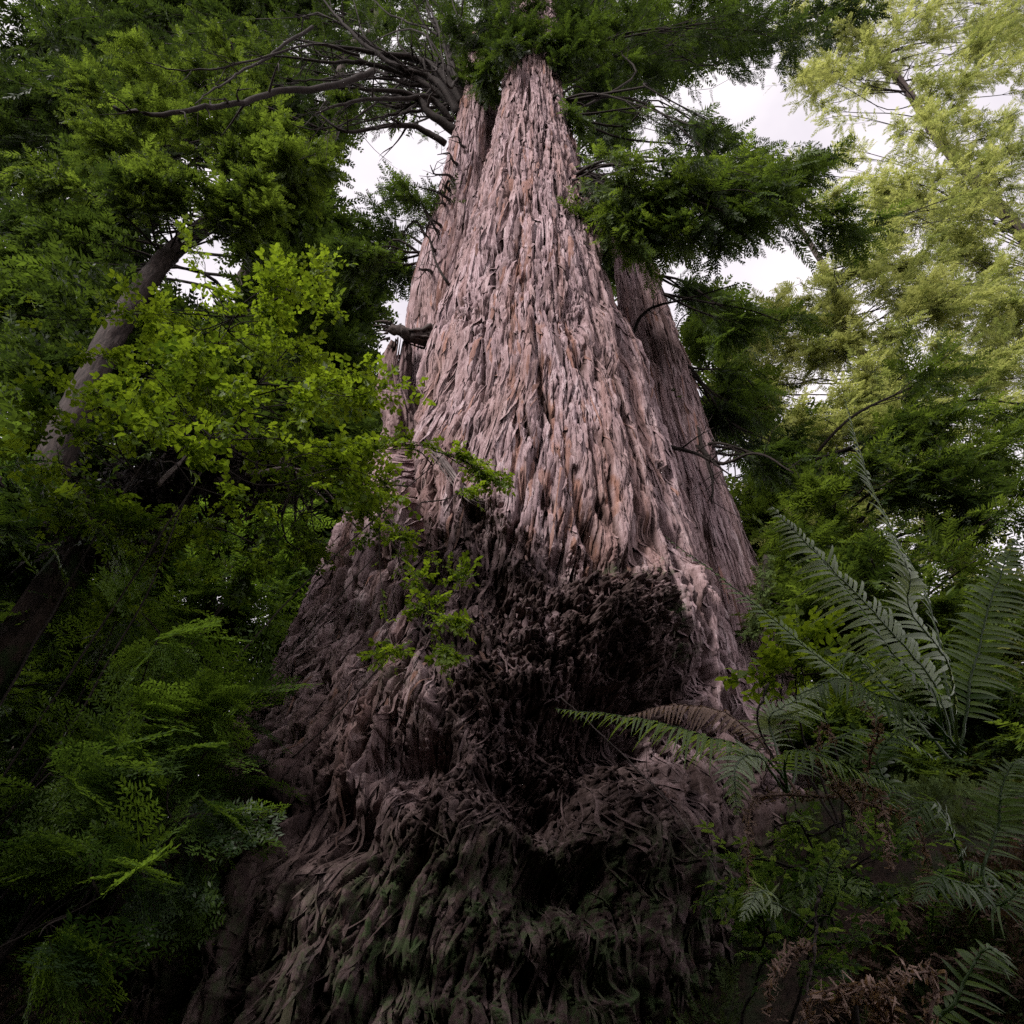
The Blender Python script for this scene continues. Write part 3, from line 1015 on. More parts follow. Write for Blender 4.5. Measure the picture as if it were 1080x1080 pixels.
# roots and torn bark straps over the base
strands('torn_bark_strap', [P(450, 465, 5.95), P(475, 500, 5.75), P(497, 526, 5.6), P(522, 535, 5.75)], 16, 0.055, 0.009, GREYW, 'torn strap of grey fibrous bark sagging over the hollow', 0.6)
def mossy_root():
    a = Acc()
    path = catmull([P(806, 586, 6.95), P(806, 612, 6.8), P(799, 636, 6.75), P(784, 670, 6.8)], 30)
    path = path + np.cumsum(rng.standard_normal(path.shape), 0) * 0.006
    tube(a, path, 0.035, 0.02, 8, 0.5, rough=.3)
    for k in range(5):
        i = int(rng.integers(4, 28))
        tube(a, wob(path[i], path[i] + rng.normal(0, .1, 3) + np.array([0, 0, -.12]), 6, .1), .012, .003, 5, .4)
    o = a.build('mossy_root', [TWIG], giant, label='short mossy dead root hanging at the right edge of the trunk')
    _wl[o.name] = _wl[giant.name]
    l = Acc()
    f = rng.random(520) ** 0.7 * 28.9
    ii = f.astype(int)
    O = path[ii] + rng.normal(0, 0.03, (520, 3))
    place(l, T_CON2, O, norm(rng.standard_normal((520, 3)) + np.array([0, 0, -.5])), rng.standard_normal((520, 3)), rng.uniform(.05, .13, 520), rng.random(520) * .6 + .4)
    m_ = l.build('moss', [MOSS], o)
    m_.location = (0, 0, 0)


mossy_root()

# bare dark limbs of the left stem, sweeping out to the left
LIMBS = [
    ([(489, 112, 8.5), (468, 85, 8.2), (440, 62, 8.0), (395, 52, 7.6), (330, 40, 7.2)], 0.20, 0.03, 9),
    ([(482, 140, 8.4), (455, 120, 8.1), (430, 98, 7.8), (385, 92, 7.4), (320, 90, 7.0)], 0.14, 0.02, 8),
    ([(470, 152, 8.3), (440, 132, 8.0), (405, 130, 7.7), (365, 134, 7.4), (335, 116, 7.2)], 0.09, 0.02, 7),
    ([(492, 106, 8.5), (478, 70, 8.2), (465, 40, 8.0), (448, 5, 7.8)], 0.14, 0.03, 7),
    ([(497, 95, 8.5), (500, 60, 8.3), (510, 25, 8.2), (525, -10, 8.0)], 0.10, 0.02, 7),
    ([(478, 128, 8.4), (452, 104, 8.0), (415, 108, 7.7), (370, 112, 7.3), (330, 125, 7.0)], 0.10, 0.02, 8),
    ([(486, 120, 8.4), (455, 84, 8.1), (415, 68, 7.8), (372, 28, 7.4), (345, -10, 7.2)], 0.13, 0.02, 8),
    ([(548, 72, 8.0), (552, 40, 7.9), (548, 15, 7.8), (560, -20, 7.6)], 0.10, 0.02, 6),
    ([(540, 80, 7.9), (530, 60, 7.7), (522, 45, 7.6), (505, 20, 7.4)], 0.06, 0.015, 5),
    ([(484, 116, 8.5), (440, 88, 8.2), (390, 70, 7.9), (345, 66, 7.5), (290, 58, 7.2)], 0.11, 0.02, 8),
]
for k in range(18):
    an = R_(rng.uniform(150, 275)); ln = rng.uniform(90, 200)
    sx, sy = 484 + rng.normal(0, 6), 118 - rng.uniform(0, 50)
    ex, ey = sx + math.cos(an) * ln, sy + math.sin(an) * ln * .8
    ym = rng.uniform(6.9, 8.0)
    LIMBS.append(([(sx, sy, 8.45), (sx * .72 + ex * .28 + rng.normal(0, 8), sy * .72 + ey * .28 + rng.normal(0, 8), 8.2), (sx * .35 + ex * .65 + rng.normal(0, 16), sy * .35 + ey * .65 + rng.normal(0, 16), ym + .3), (ex, ey, ym)],
                  rng.uniform(.04, .08), .008, 7))
for pts, r0, r1, k in LIMBS:
    part_tube('bare_limb', [P(*p) for p in pts], r0, r1, TWIG, n=30, twigs=k, tl=1.1)
# long drooping dead limb across the upper left
part_tube('bare_limb', [P(395, 76, 7.0), P(350, 90, 6.6), P(300, 92, 6.2), P(262, 104, 5.9), P(225, 112, 5.7), P(170, 124, 5.5), P(120, 116, 5.3)], 0.085, 0.03, TWIG, 'long bare limb sweeping across the upper left', 40, 8, 0.06, 9, 0.7)
part_tube('bare_limb', [P(330, 30, 6.6), P(290, 55, 6.3), P(262, 75, 6.1), P(240, 100, 5.9), P(215, 118, 5.8)], 0.045, 0.01, TWIG, None, 28, 7, 0.06, 9, 0.6)
part_tube('bare_limb', [P(380, 60, 6.8), P(330, 48, 6.4), P(270, 62, 6.0), P(200, 70, 5.6), P(150, 60, 5.4)], 0.04, 0.01, TWIG, None, 28, 7, 0.06, 12, 0.7)
# thin bare branches off the right stem
for pts in ([(664, 360, 8.9), (680, 330, 8.6), (720, 318, 8.4), (780, 300, 8.1)], [(672, 276, 8.9), (690, 262, 8.6), (720, 240, 8.4), (742, 232, 8.2)],
            [(735, 470, 9.0), (760, 490, 8.7), (800, 480, 8.3), (840, 500, 8.0)], [(735, 450, 9.0), (752, 500, 8.8), (752, 530, 8.8)], [(700, 470, 8.6), (735, 478, 8.3), (770, 500, 8.2)]):
    part_tube('bare_limb', [P(*p) for p in pts], 0.04, 0.01, TWIG, n=20, twigs=6, tl=0.6)


def limb_with_foliage(parent, start, px, py, rx, ry, Y, K, m, L, tpls, mat, tint, wmat=TWIG, r=0.05, droop=0.25, name='limb', flat=0.35, label=None, tipr=0.004):
    C, rad = clump_px(px, py, rx, ry, Y)
    w, l = Acc(), Acc()
    bough(w, l, start, C, rad, K, m, L, tpls, tint, r, droop, flat, tipr=tipr)
    o = w.build(name, [wmat], parent)
    _wl[o.name] = _wl[parent.name]
    f = l.build('foliage', [mat], o)
    f.location = (0, 0, 0)
    return o


# leafy limbs of the giant: start point (px, py, Y), clump centre, radii
for st, px, py, rx, ry, Y, n, tint in (
        ((570, 80, 7.9), 640, 50, 58, 55, 8.3, 1.0, 0.25), ((572, 90, 7.9), 705, 25, 60, 45, 7.9, 1.0, 0.3), ((580, 110, 7.8), 632, 140, 36, 50, 7.9, 1.0, 0.3),
        ((572, 70, 7.9), 792, 50, 46, 60, 7.8, 1.2, 0.1), ((600, 190, 7.4), 690, 196, 78, 40, 6.6, 1.5, 0.6), ((600, 190, 7.4), 780, 205, 72, 36, 6.6, 1.4, 0.5),
        ((600, 180, 7.4), 848, 192, 44, 34, 6.9, 1.1, 0.4), ((605, 210, 7.3), 636, 232, 42, 22, 6.7, 1.1, 0.5), ((585, 120, 7.7), 745, 130, 34, 22, 8.0, 0.6, 0.25),
        ((575, 70, 7.9), 585, 30, 40, 35, 8.8, 0.9, 0.3), ((560, 50, 8.0), 660, -30, 90, 40, 8.5, 1.0, 0.2), ((580, 110, 7.8), 770, 160, 30, 18, 7.4, 0.5, 0.3),
        ((585, 130, 7.7), 680, 100, 40, 40, 8.8, 0.9, 0.2), ((560, 40, 7.6), 556, 8, 66, 30, 7.6, 1.2, 0.15), ((572, 75, 7.6), 610, 60, 26, 24, 7.4, .8, 0.3), ((556, 45, 7.6), 545, 44, 24, 12, 7.2, 1.2, 0.25), ((556, 45, 7.6), 578, 48, 20, 14, 7.2, 1.0, 0.3), ((556, 45, 7.6), 520, 60, 18, 20, 7.5, .8, 0.35), ((556, 40, 7.6), 530, -20, 60, 30, 7.4, 1., 0.2), ((600, 190, 7.4), 730, 240, 80, 20, 6.9, 1.0, 0.35)):
    for q_ in jitter([(px, py, rx, ry, Y, n, tint)], 4, 1.2, 0.78):
        limb_with_foliage(giant, P(*st), *q_[:5], max(4, int(9.5 * q_[5])), 16, 0.55, T_CON, CONL if tint > .45 else CONI, q_[6], r=0.035, droop=.35)
for st, px, py, rx, ry, Y, n, tint in (
        ((690, 290, 9.2), 735, 300, 34, 40, 9.6, 0.8, 0.3), ((700, 310, 9.2), 768, 345, 52, 34, 9.4, 1.0, 0.35), ((715, 380, 9.2), 765, 410, 40, 34, 9.8, .8, 0.25),
        ((715, 380, 9.2), 800, 445, 50, 28, 9.2, .8, 0.2), ((740, 470, 9.2), 810, 490, 36, 22, 9.0, 0.6, 0.25)):
    for q_ in jitter([(px, py, rx, ry, Y, n, tint)], 3, 1.2, 0.85):
        limb_with_foliage(giant, P(*st), *q_[:5], max(4, int(8.5 * q_[5])), 15, 0.55, T_CON, CONI, q_[6], r=0.035, droop=.35)
for st, px, py, rx, ry, Y, n, tint in (
        ((489, 112, 8.5), 455, 30, 60, 40, 10.6, 0.85, 0.15), ((489, 112, 8.5), 385, 30, 60, 42, 10.2, 0.935, 0.1), ((486, 110, 8.5), 315, 60, 58, 42, 9.799999999999999, 0.85, 0.1),
        ((482, 110, 8.5), 250, 30, 60, 40, 9.4, 0.935, 0.1), ((500, 90, 8.6), 520, 25, 40, 36, 9.2, 0.8, 0.4), ((455, 265, 8.4), 412, 245, 36, 34, 8.6, 1.3, 0.25),
        ((452, 275, 8.4), 372, 275, 26, 20, 8.4, 0.6, 0.25), ((496, 110, 8.6), 506, 95, 12, 22, 8.2, 0.35, 0.4), ((489, 112, 8.5), 430, 90, 50, 24, 10.4, 0.51, 0.2), ((494, 100, 8.3), 490, 70, 26, 20, 8.9, .6, 0.25), ((494, 100, 8.3), 470, 20, 40, 30, 9.4, .8, 0.15), ((489, 112, 8.5), 350, 110, 46, 24, 9.799999999999999, 0.425, 0.1),
        ((455, 265, 8.4), 425, 215, 22, 20, 8.6, 0.5, 0.2)):
    for q_ in jitter([(px, py, rx, ry, Y, n, tint)], 3, 1.2, 0.85):
        limb_with_foliage(giant, P(*st), *q_[:5], max(4, int(8.5 * q_[5])), 15, 0.55, T_CON, CONI, q_[6], r=0.035, droop=.35)


# ------------------------------------------------------------------ other trees
def tree(name, label, cat, base, top, r0, r1, clumps, tpls, mat, wmat, L, K=14, m=16, group=None, tint=0.4, limbr=0.05, droop=0.25, bend=0.005, mid=None, jk=(5, 1.15, 0.66)):
    """Trunk from base to top; clumps (px, py, rx, ry, Y, density, tint)."""
    base = np.asarray(base, float)
    base[2] = float(ground_h(base[0], min(base[1], 60))) - 0.15
    t = thing(name, base, label, cat, group)
    a = Acc()
    pts = [base] + ([np.asarray(mid, float)] if mid is not None else []) + [np.asarray(top, float)]
    path = catmull(pts, 40) if mid is not None else wob(base, top, 40, bend)
    fine = catmull(path, 160)
    fine = fine + np.cumsum(rng.standard_normal(fine.shape), 0) * 0.004
    tube(a, fine, r0, r1, 30, 0.5, rough=0.05, power=0.8)
    o = a.build('trunk', [wmat], t)
    for c in jitter(clumps, *jk):
        px, py, rx, ry, Y, n, tn = c
        C = P(px, py, Y)
        dz = np.abs(path[:, 2] - (C[2] - 0.15 * np.linalg.norm(path[:, :2] - C[:2], axis=1)))
        i = int(np.clip(np.argmin(np.linalg.norm(path - C, axis=1) * 0.7 + dz * 0.6), 3, 38))
        limb_with_foliage(t, path[i], px, py, rx, ry, Y, max(3, int(K * n * .58)), m, L, tpls, mat, tn, wmat=TWIG, r=limbr, droop=droop)
    return t


# leaning tree on the left, dark trunk crossing the gap of sky
tree('leaning_tree', 'dark trunk leaning right across the sky gap, with bright fresh leaves', 'tree', (-6.6, 8.6, 0), P(318, 180, 10.4), 0.40, 0.10,
     [(210, 125, 60, 40, 8.0, 1.3, .5), (285, 165, 50, 40, 8.2, 1.3, .5), (170, 195, 34, 24, 8.0, .8, .5), (325, 205, 34, 30, 8.8, .9, .45), (170, 50, 46, 42, 7.8, 1., .5), (235, 205, 36, 16, 8.4, .5, .4),
      (90, 160, 50, 60, 8, 1., .4), (250, 60, 40, 30, 8, .5, .4)], T_CON2, CONL, DARKB, 0.5, 20, 14, tint=.6, jk=(6, 1.3, .62), mid=P(150, 300, 9.2), limbr=.03)
# conifers behind on the left
tree('conifer_tree', 'dark conifer behind the leaning trunk at the upper left', 'tree', (-14, 14, 0), (-14, 14, 46), 0.5, 0.12,
     [(150, 60, 60, 60, 13, 1.2, .15), (90, 120, 80, 80, 13, 1.3, .2), (60, 20, 80, 60, 13, 1.2, .2), (150, 160, 40, 36, 14, .9, .2), (240, 90, 50, 50, 13, 1.0, .1), (60, 260, 60, 50, 13, 1.2, .2),
      (300, 110, 44, 40, 13.5, .9, .15), (340, 160, 24, 40, 14, .6, .2), (200, 10, 70, 40, 13, 1., .1)], T_CON2, CONI, FARW, 1.15, 16, 16, limbr=.08)
tree('conifer_tree', 'mid green conifer left of the broken snag below the sky gap', 'tree', (-4.6, 13, 0), (-4.3, 13, 19), 0.36, 0.08,
     [(300, 280, 48, 36, 12, 1.1, .45), (335, 310, 36, 36, 12.5, 1., .4), (350, 375, 30, 36, 12, 1.1, .35), (330, 250, 34, 26, 12.5, .7, .4), (280, 340, 60, 36, 12, 1.2, .3), (372, 430, 26, 40, 12, .9, .25), (340, 440, 50, 50, 12, 1.2, .25),
      (362, 330, 14, 16, 12.5, .3, .5)], T_CON2, CONI, FARW, 0.95, 18, 16, limbr=.06)
tree('conifer_tree', 'shadowy conifer low at the left edge of the photo', 'tree', (-7.5, 11, 0), (-7.3, 11, 13), 0.3, 0.06,
     [(150, 400, 70, 60, 10, 1.3, .25), (80, 350, 80, 60, 10, 1.3, .3), (240, 420, 70, 60, 10.5, 1.3, .25), (60, 470, 90, 70, 10, 1.4, .2), (160, 500, 80, 60, 10, 1.4, .15), (260, 520, 70, 60, 10, 1.4, .2), (330, 540, 60, 60, 10.5, 1.3, .25), (200, 350, 46, 20, 10.5, .8, .35),
      (110, 320, 40, 24, 10, .7, .4)], T_CON2, CONI, FARW, 0.9, 18, 16, limbr=.06)
tree('conifer_tree', 'bushy young conifer with light tips left of the trunk flare', 'tree', (-4.6, 9.5, 0), (-4.5, 9.4, 8.6), 0.16, 0.03,
     [(300, 600, 60, 60, 8.6, 1.4, .6), (220, 620, 70, 60, 8.2, 1.4, .55), (330, 660, 36, 60, 8.8, 1.2, .5), (260, 690, 70, 56, 8.4, 1.5, .5), (180, 700, 60, 60, 8, 1.4, .4), (240, 770, 60, 50, 8.2, 1.4, .35), (160, 780, 70, 60, 7.6, 1.4, .3), (170, 620, 50, 60, 8, 1.2, .4)],
     T_CON, HEML, FARW, 0.55, 15, 11, limbr=.025)
tree('conifer_tree', 'leafy dark young conifer low at the far left edge', 'tree', (-6.5, 7.0, 0), (-6.4, 7.0, 8.0), 0.16, 0.03,
     [(60, 620, 80, 80, 6.6, 1.5, .35), (60, 760, 80, 80, 6.4, 1.5, .3), (40, 880, 70, 70, 6.2, 1.4, .25), (130, 860, 50, 50, 6.4, 1.2, .25), (20, 540, 60, 70, 6.6, 1.2, .3)],
     T_CON, HEML, FARW, 0.55, 15, 11, limbr=.025)
tree('conifer_tree', 'tall dark conifer filling the top left corner', 'tree', (-7.5, 12.5, 0), (-7.0, 12.4, 46), 0.45, 0.1,
     [(60, 60, 70, 70, 11.5, 1.4, .15), (150, 20, 70, 40, 11.5, 1.3, .1), (240, 10, 60, 40, 11.5, 1.2, .1), (330, 10, 60, 40, 11.8, 1.1, .15), (150, 100, 50, 40, 11.5, 1.1, .2), (20, 170, 60, 60, 11.5, 1.3, .2), (290, 70, 50, 40, 11.8, 1.0, .1), (100, 220, 50, 40, 11.5, 1.2, .2), (20, 300, 60, 50, 11.5, 1.2, .2),
      (330, 260, 30, 30, 11.8, .8, .3), (300, 215, 40, 26, 11.8, .8, .3), (240, 350, 50, 26, 11.5, 1.1, .3)], T_CON2, CONI, FARW, 0.95, 18, 17, limbr=.06)
# pale lit trees behind on the right
tree('broadleaf_tree', 'pale yellow green tree against the sky at the upper right', 'tree', (21.5, 16.5, 0), (21, 16.5, 64), 0.45, 0.10,
     [(905, 40, 50, 60, 15, 1.0, .6), (960, 110, 60, 60, 15, 1.2, .5), (880, 110, 40, 40, 15.5, .7, .6), (1020, 40, 60, 60, 15, 1.2, .4), (930, 190, 44, 36, 15, .9, .6), (1010, 190, 60, 50, 15, 1.2, .4), (870, 10, 40, 40, 15, .8, .6), (840, 90, 24, 40, 16, .4, .6), (1040, 120, 50, 50, 15, 1.2, .5), (1030, 270, 50, 50, 15, 1.2, .5), (970, 240, 50, 40, 15, 1.1, .6), (960, 60, 50, 50, 15.5, 1.2, .6), (1050, 380, 50, 50, 14, 1.2, .4), (1060, 30, 40, 50, 15, 1.2, .5)],
     T_CON, PALE, FARW, 0.72, 13, 14, limbr=.03, jk=(9, 1.35, .66))
tree('broadleaf_tree', 'pale yellow green tree with airy crown behind the right ferns', 'tree', (10.8, 15, 0), (11.2, 15, 32), 0.34, 0.06,
     [(880, 270, 50, 36, 14, 1.1, .6), (920, 330, 50, 46, 14, 1.2, .5), (850, 330, 40, 36, 14.5, .9, .7), (880, 390, 56, 36, 14, 1.1, .7), (930, 420, 50, 46, 13, 1.2, .45), (850, 440, 50, 40, 14, 1.1, .6), (990, 290, 60, 50, 14, 1.2, .4),
      (1010, 380, 60, 60, 13.5, 1.3, .4), (800, 400, 34, 30, 15, .6, .7), (835, 500, 50, 34, 14, 1, .5), (970, 400, 50, 40, 14, 1.2, .5), (940, 520, 60, 40, 13, 1.2, .5), (960, 600, 60, 50, 12, 1.2, .4), (880, 580, 50, 40, 12, 1.1, .5)], T_CON, PALE, FARW, 0.68, 12, 14, limbr=.03, jk=(8, 1.35, .66))
tree('broadleaf_tree', 'green understory tree shading the ferns at the right edge', 'tree', (5.2, 9.8, 0), (5.3, 9.6, 11), 0.2, 0.04,
     [(930, 500, 50, 30, 8.6, .9, .4), (870, 540, 44, 30, 8.8, .8, .5), (1000, 480, 60, 60, 8.6, 1.2, .3), (1020, 600, 60, 70, 8, 1.3, .3), (900, 600, 60, 50, 9, 1.0, .6), (850, 610, 26, 40, 9.4, .7, .7),
      (950, 680, 60, 60, 8.4, 1.2, .4), (870, 680, 40, 40, 9, .9, .6), (960, 740, 70, 40, 7.6, 1.4, .3), (1040, 740, 70, 50, 7.4, 1.4, .3), (890, 740, 50, 30, 8, 1.2, .4), (1060, 500, 60, 80, 8.6, 1.2, .3)], T_CON, CONL, FARW, 0.6, 12, 14, limbr=.035)
tree('conifer_tree', 'distant conifer between the right stem and the pale trees', 'tree', (4.6, 17, 0), (4.9, 17, 20), 0.30, 0.05,
     [(745, 350, 30, 30, 16, .6, .5), (770, 390, 40, 36, 16, .9, .5), (800, 460, 50, 40, 15, 1.1, .45), (770, 510, 36, 40, 14, 1.1, .4), (810, 560, 40, 40, 13, 1.1, .5), (830, 400, 30, 26, 16, .6, .6), (820, 640, 30, 50, 12, 1., .6)],
     T_CON2, CONL, FARW, 1.0, 14, 14, limbr=.05)
tree('conifer_tree', 'tall conifer crown behind the top of the giant trunk', 'tree', (1.6, 15, 0), (1.8, 15, 60), 0.4, 0.1,
     [(640, 60, 70, 60, 14, 1.2, .35), (560, 10, 70, 40, 14, 1.1, .4), (720, 70, 30, 30, 14.5, .4, .3), (500, 50, 50, 40, 14, .9, .4), (620, 170, 30, 60, 14, 1., .35), (650, 240, 30, 30, 14, .7, .3), (420, 20, 70, 40, 14, 1, .2), (780, 0, 60, 40, 14, .9, .2)],
     T_CON2, CONI, FARW, 1.15, 15, 15, limbr=.07)


tree('broadleaf_tree', 'low shadowed tree behind the right fern bank', 'tree', (9.5, 13, 0), (9.4, 13, 9), 0.2, 0.05,
     [(880, 690, 60, 50, 11, 1.4, .4), (960, 700, 70, 60, 11, 1.4, .3), (1050, 680, 70, 60, 11, 1.4, .3), (870, 770, 60, 40, 10, 1.4, .2), (960, 790, 70, 40, 9.5, 1.4, .2), (1050, 790, 70, 50, 9.5, 1.4, .2)], T_BRO, PALE, FARW, 0.6, 18, 16, limbr=.03)
tree('broadleaf_tree', 'low shadowed broadleaf tree at the far lower left', 'tree', (-9.5, 11, 0), (-9.4, 11, 8), 0.2, 0.05,
     [(30, 560, 70, 60, 9, 1.4, .2), (30, 680, 70, 60, 9, 1.4, .2), (40, 800, 70, 60, 8.5, 1.4, .2), (130, 700, 60, 60, 9, 1.4, .2), (130, 820, 60, 50, 8.5, 1.4, .2), (60, 920, 70, 50, 8, 1.4, .2)], T_BRO, CONI, FARW, 0.6, 16, 16, limbr=.03)


def shade_tree(x, y, h, R, n, label, zlo=0.3):  # unseen conifers added to keep sun and sky off the lower trunk
    g = float(ground_h(x, y))
    t = thing('conifer_tree', (x, y, g - 0.1), label, 'tree')
    a = Acc(); base = np.array([x, y, g - 0.1])
    path = wob(base, base + np.array([0.2, 0, h]), 24, 0.01)
    tube(a, path, 0.25, 0.05, 12, 0.5)
    a.build('trunk', [FARW], t)
    w, l = Acc(), Acc()
    for k in range(n):
        f = zlo + (1 - zlo) * (k + 0.5) / n
        ang = k * 2.4
        i = min(int(f * 23), 22)
        s = path[i]
        r = R * (1.1 - 0.75 * f)
        C = s + np.array([math.cos(ang) * r * 0.65, math.sin(ang) * r * 0.65, -0.1 * r])
        bough(w, l, s, C, np.array([0.5, 0.5, 0.28]) * r, 13, 15, 0.9, T_CON2, 0.3, 0.05)
    w.build('limb', [TWIG], t)
    l.build('foliage', [CONI], t)


for x, y, h, R, n, lab in ((-4.5, -3.2, 12.5, 3.8, 46, 'unseen conifer added for shade behind the viewer on the left'), (0.8, -5.0, 13, 4.0, 44, 'unseen conifer added for shade straight behind the viewer'), (3.6, -5.6, 11, 3.4, 36, 'unseen conifer added for shade behind the viewer on the right'), (-1.8, -3.0, 7.0, 2.4, 30, 'unseen younger conifer added for shade close behind the viewer on the left'), (-2.4, -7.5, 13.5, 4.2, 44, 'unseen larger conifer added for shade farther behind the viewer on the left'),
                           (-7.5, 2.0, 12, 3.4, 40, 'unseen conifer added for shade beside the viewer on the left'),):
    shade_tree(x, y, h, R, n, lab, 0.06)


# ------------------------------------------------------------------ shrubs on the left
def shrub(label, base, stems, clumps, tpls, mat, L, K, m, group, cat='shrub', name='huckleberry_shrub', droop=0.1, flat=0.45):
    base = np.asarray(base, float)
    base[2] = float(ground_h(base[0], base[1])) - 0.05
    t = thing(name, base, label, cat, group)
    Cs = [clump_px(*c[:5]) for c in clumps]
    cen = np.array([c[0] for c in Cs])
    order = np.argsort(cen[:, 2])
    mains = []
    for grp in np.array_split(order, min(3, len(order))):
        tgt = cen[grp].mean(0)
        midp = base * 0.5 + tgt * 0.5 + np.array([rng.normal(0, .12), rng.normal(0.1, .1), 0.15])
        path = catmull([base + rng.normal(0, .04, 3), midp, tgt], 30)
        path = path + np.cumsum(rng.standard_normal(path.shape), 0) * 0.006
        mains.append(path)
        w = Acc()
        tube(w, path, 0.011, 0.004, 6, 0.5, rough=.08)
        w.build('stem', [TWIG], t)
    allp = np.vstack([m_[10:] for m_ in mains])
    for (C, rad), c in zip(Cs, clumps):
        n, tn = c[5], c[6]
        w, l = Acc(), Acc()
        s0 = allp[np.argmin(np.linalg.norm(allp - C, axis=1))]
        bough(w, l, s0, C, rad, max(3, int(K * n * .58)), m, L, tpls, tn, 0.007, droop, flat, tipr=0.0015, sag=.02)
        o = w.build('branch', [TWIG], t)
        _wl[o.name] = _wl[t.name]
        f = l.build('foliage', [mat], o)
        f.location = (0, 0, 0)
    return t


SG = 'leafy shrubs on the left'
shrub('bright green oval leaved shrub arching in from the left', (-3.4, 4.3, 0), 0,
      jitter([(165, 340, 50, 40, 4.2, 1.2, .8), (240, 330, 44, 34, 4.3, 1., .9), (305, 350, 44, 40, 4.4, .9, .85), (200, 400, 60, 40, 4.2, 1.2, .8), (290, 400, 56, 36, 4.4, 1.1, .8), (350, 390, 34, 40, 4.6, .8, .8),
       (150, 440, 46, 34, 4.1, .9, .5), (270, 440, 60, 26, 4.3, .8, .7), (345, 450, 40, 28, 4.5, .9, .7), (80, 380, 60, 60, 4, 1.2, .6), (375, 470, 30, 26, 4.7, .7, .7), (250, 300, 30, 16, 4.3, .3, .7)], 6, 2.0, .7), T_BRO2, BROAD, 0.20, 5, 6, SG)
spray = shrub('thin leafy sprays crossing in front of the pink bark', (-3.3, 5.0, 0), 0,
      [(405, 470, 26, 16, 5.0, .5, .85), (440, 468, 20, 10, 5.0, .35, .85), (475, 480, 20, 8, 5.0, .3, .85), (512, 500, 16, 6, 5.0, .22, .8), (528, 506, 8, 5, 5.0, .1, .8), (400, 510, 26, 26, 5.0, .5, .6), (425, 565, 26, 12, 4.9, .28, .7), (485, 606, 14, 6, 4.9, .12, .8),
       (478, 655, 16, 6, 4.8, .16, .9), (450, 640, 18, 10, 4.9, .2, .6), (440, 612, 20, 12, 4.9, .2, .5), (415, 690, 14, 9, 4.8, .15, .6), (470, 690, 8, 12, 4.8, .12, .5), (390, 565, 22, 20, 5.0, .35, .5), (497, 515, 8, 6, 5.0, .1, .8), (505, 490, 8, 8, 5.0, .1, .8)],
      T_BRO2, BROAD, 0.15, 16, 7, SG)
for pts, nl in (([(385, 478), (420, 468), (455, 470), (490, 484), (515, 498), (540, 510)], 46), ([(385, 500), (405, 540), (440, 575), (470, 598), (496, 610)], 26),
                ([(405, 545), (425, 600), (450, 640), (475, 655), (500, 655)], 26), ([(455, 645), (466, 675), (470, 700), (468, 722)], 16), ([(400, 540), (402, 600), (410, 660), (420, 700)], 14)):
    w, l = Acc(), Acc()
    path = catmull([P(x, y, 4.95) for x, y in pts], 40)
    path = path + np.cumsum(rng.standard_normal(path.shape), 0) * 0.003
    tube(w, path, 0.006, 0.0015, 5, 0.5)
    f = 39 * rng.random(nl) ** 0.8
    ii = np.minimum(f.astype(int), 38)
    tan_ = norm(np.gradient(path, axis=0))[ii]
    place(l, T_BRO2, path[ii], norm(tan_ * rng.uniform(.3, 1, (nl, 1)) + rng.standard_normal((nl, 3)) * .55), norm(rng.standard_normal((nl, 3)) * .5 + np.array([0, -.3, 1])), rng.uniform(.06, .13, nl), np.clip(rng.normal(.75, .25, nl), 0, 1))
    o = w.build('branch', [TWIG], spray)
    _wl[o.name] = _wl[spray.name]
    f_ = l.build('foliage', [BROAD], o)
    f_.location = (0, 0, 0)
shrub('dark leafed shrub under the bright leaves on the left', (-3.6, 4.7, 0), 0,
      jitter([(170, 560, 60, 50, 4.8, .9, .2), (260, 570, 60, 50, 5.0, 1., .3), (330, 520, 50, 40, 5.2, 1., .4), (120, 660, 60, 60, 4.6, .8, .2), (330, 590, 40, 34, 5.4, .8, .4), (70, 560, 60, 70, 4.6, 1.2, .2), (380, 520, 26, 30, 5.3, .7, .5)], 2), T_BRO, BROAD, 0.18, 14, 10, SG)

YG = 'young conifers at the lower left'


def sapling(label, base, clumps, L, n=1.0):
    return shrub(label, base, 0, clumps, T_NEED, HEML, L * 1.3, 4 * n, 5, YG, 'sapling', 'conifer_sapling', 0.15)


sapling('young conifer with bright comb needled sprays beside the trunk foot', (-2.7, 4.9, 0), [(240, 745, 34, 16, 5.0, 1, .9), (200, 755, 40, 16, 4.9, 1, .8), (225, 790, 46, 14, 4.9, 1, .7), (180, 720, 40, 20, 5, 1, .6), (245, 815, 36, 14, 5, 1, .6), (160, 760, 34, 22, 4.8, 1, .6)], 0.34)
sapling('young conifer with bluish drooping sprays at the lower left', (-2.9, 4.3, 0), [(165, 680, 40, 26, 4.6, 1, .5), (180, 830, 44, 22, 4.6, 1, .5), (150, 870, 44, 26, 4.5, 1, .4), (210, 860, 36, 20, 4.7, 1, .35), (110, 800, 44, 36, 4.4, 1.3, .4), (150, 640, 40, 26, 4.7, 1, .5)], 0.32)
sapling('dim young conifer half hidden in shade at the lower left edge', (-3.4, 4.0, 0), [(90, 900, 50, 40, 4.2, 1.3, .3), (60, 820, 50, 50, 4.2, 1.3, .3), (150, 920, 36, 26, 4.4, 1, .3), (50, 980, 50, 40, 4, 1.2, .3), (190, 900, 34, 20, 4.6, 1, .3)], 0.32)


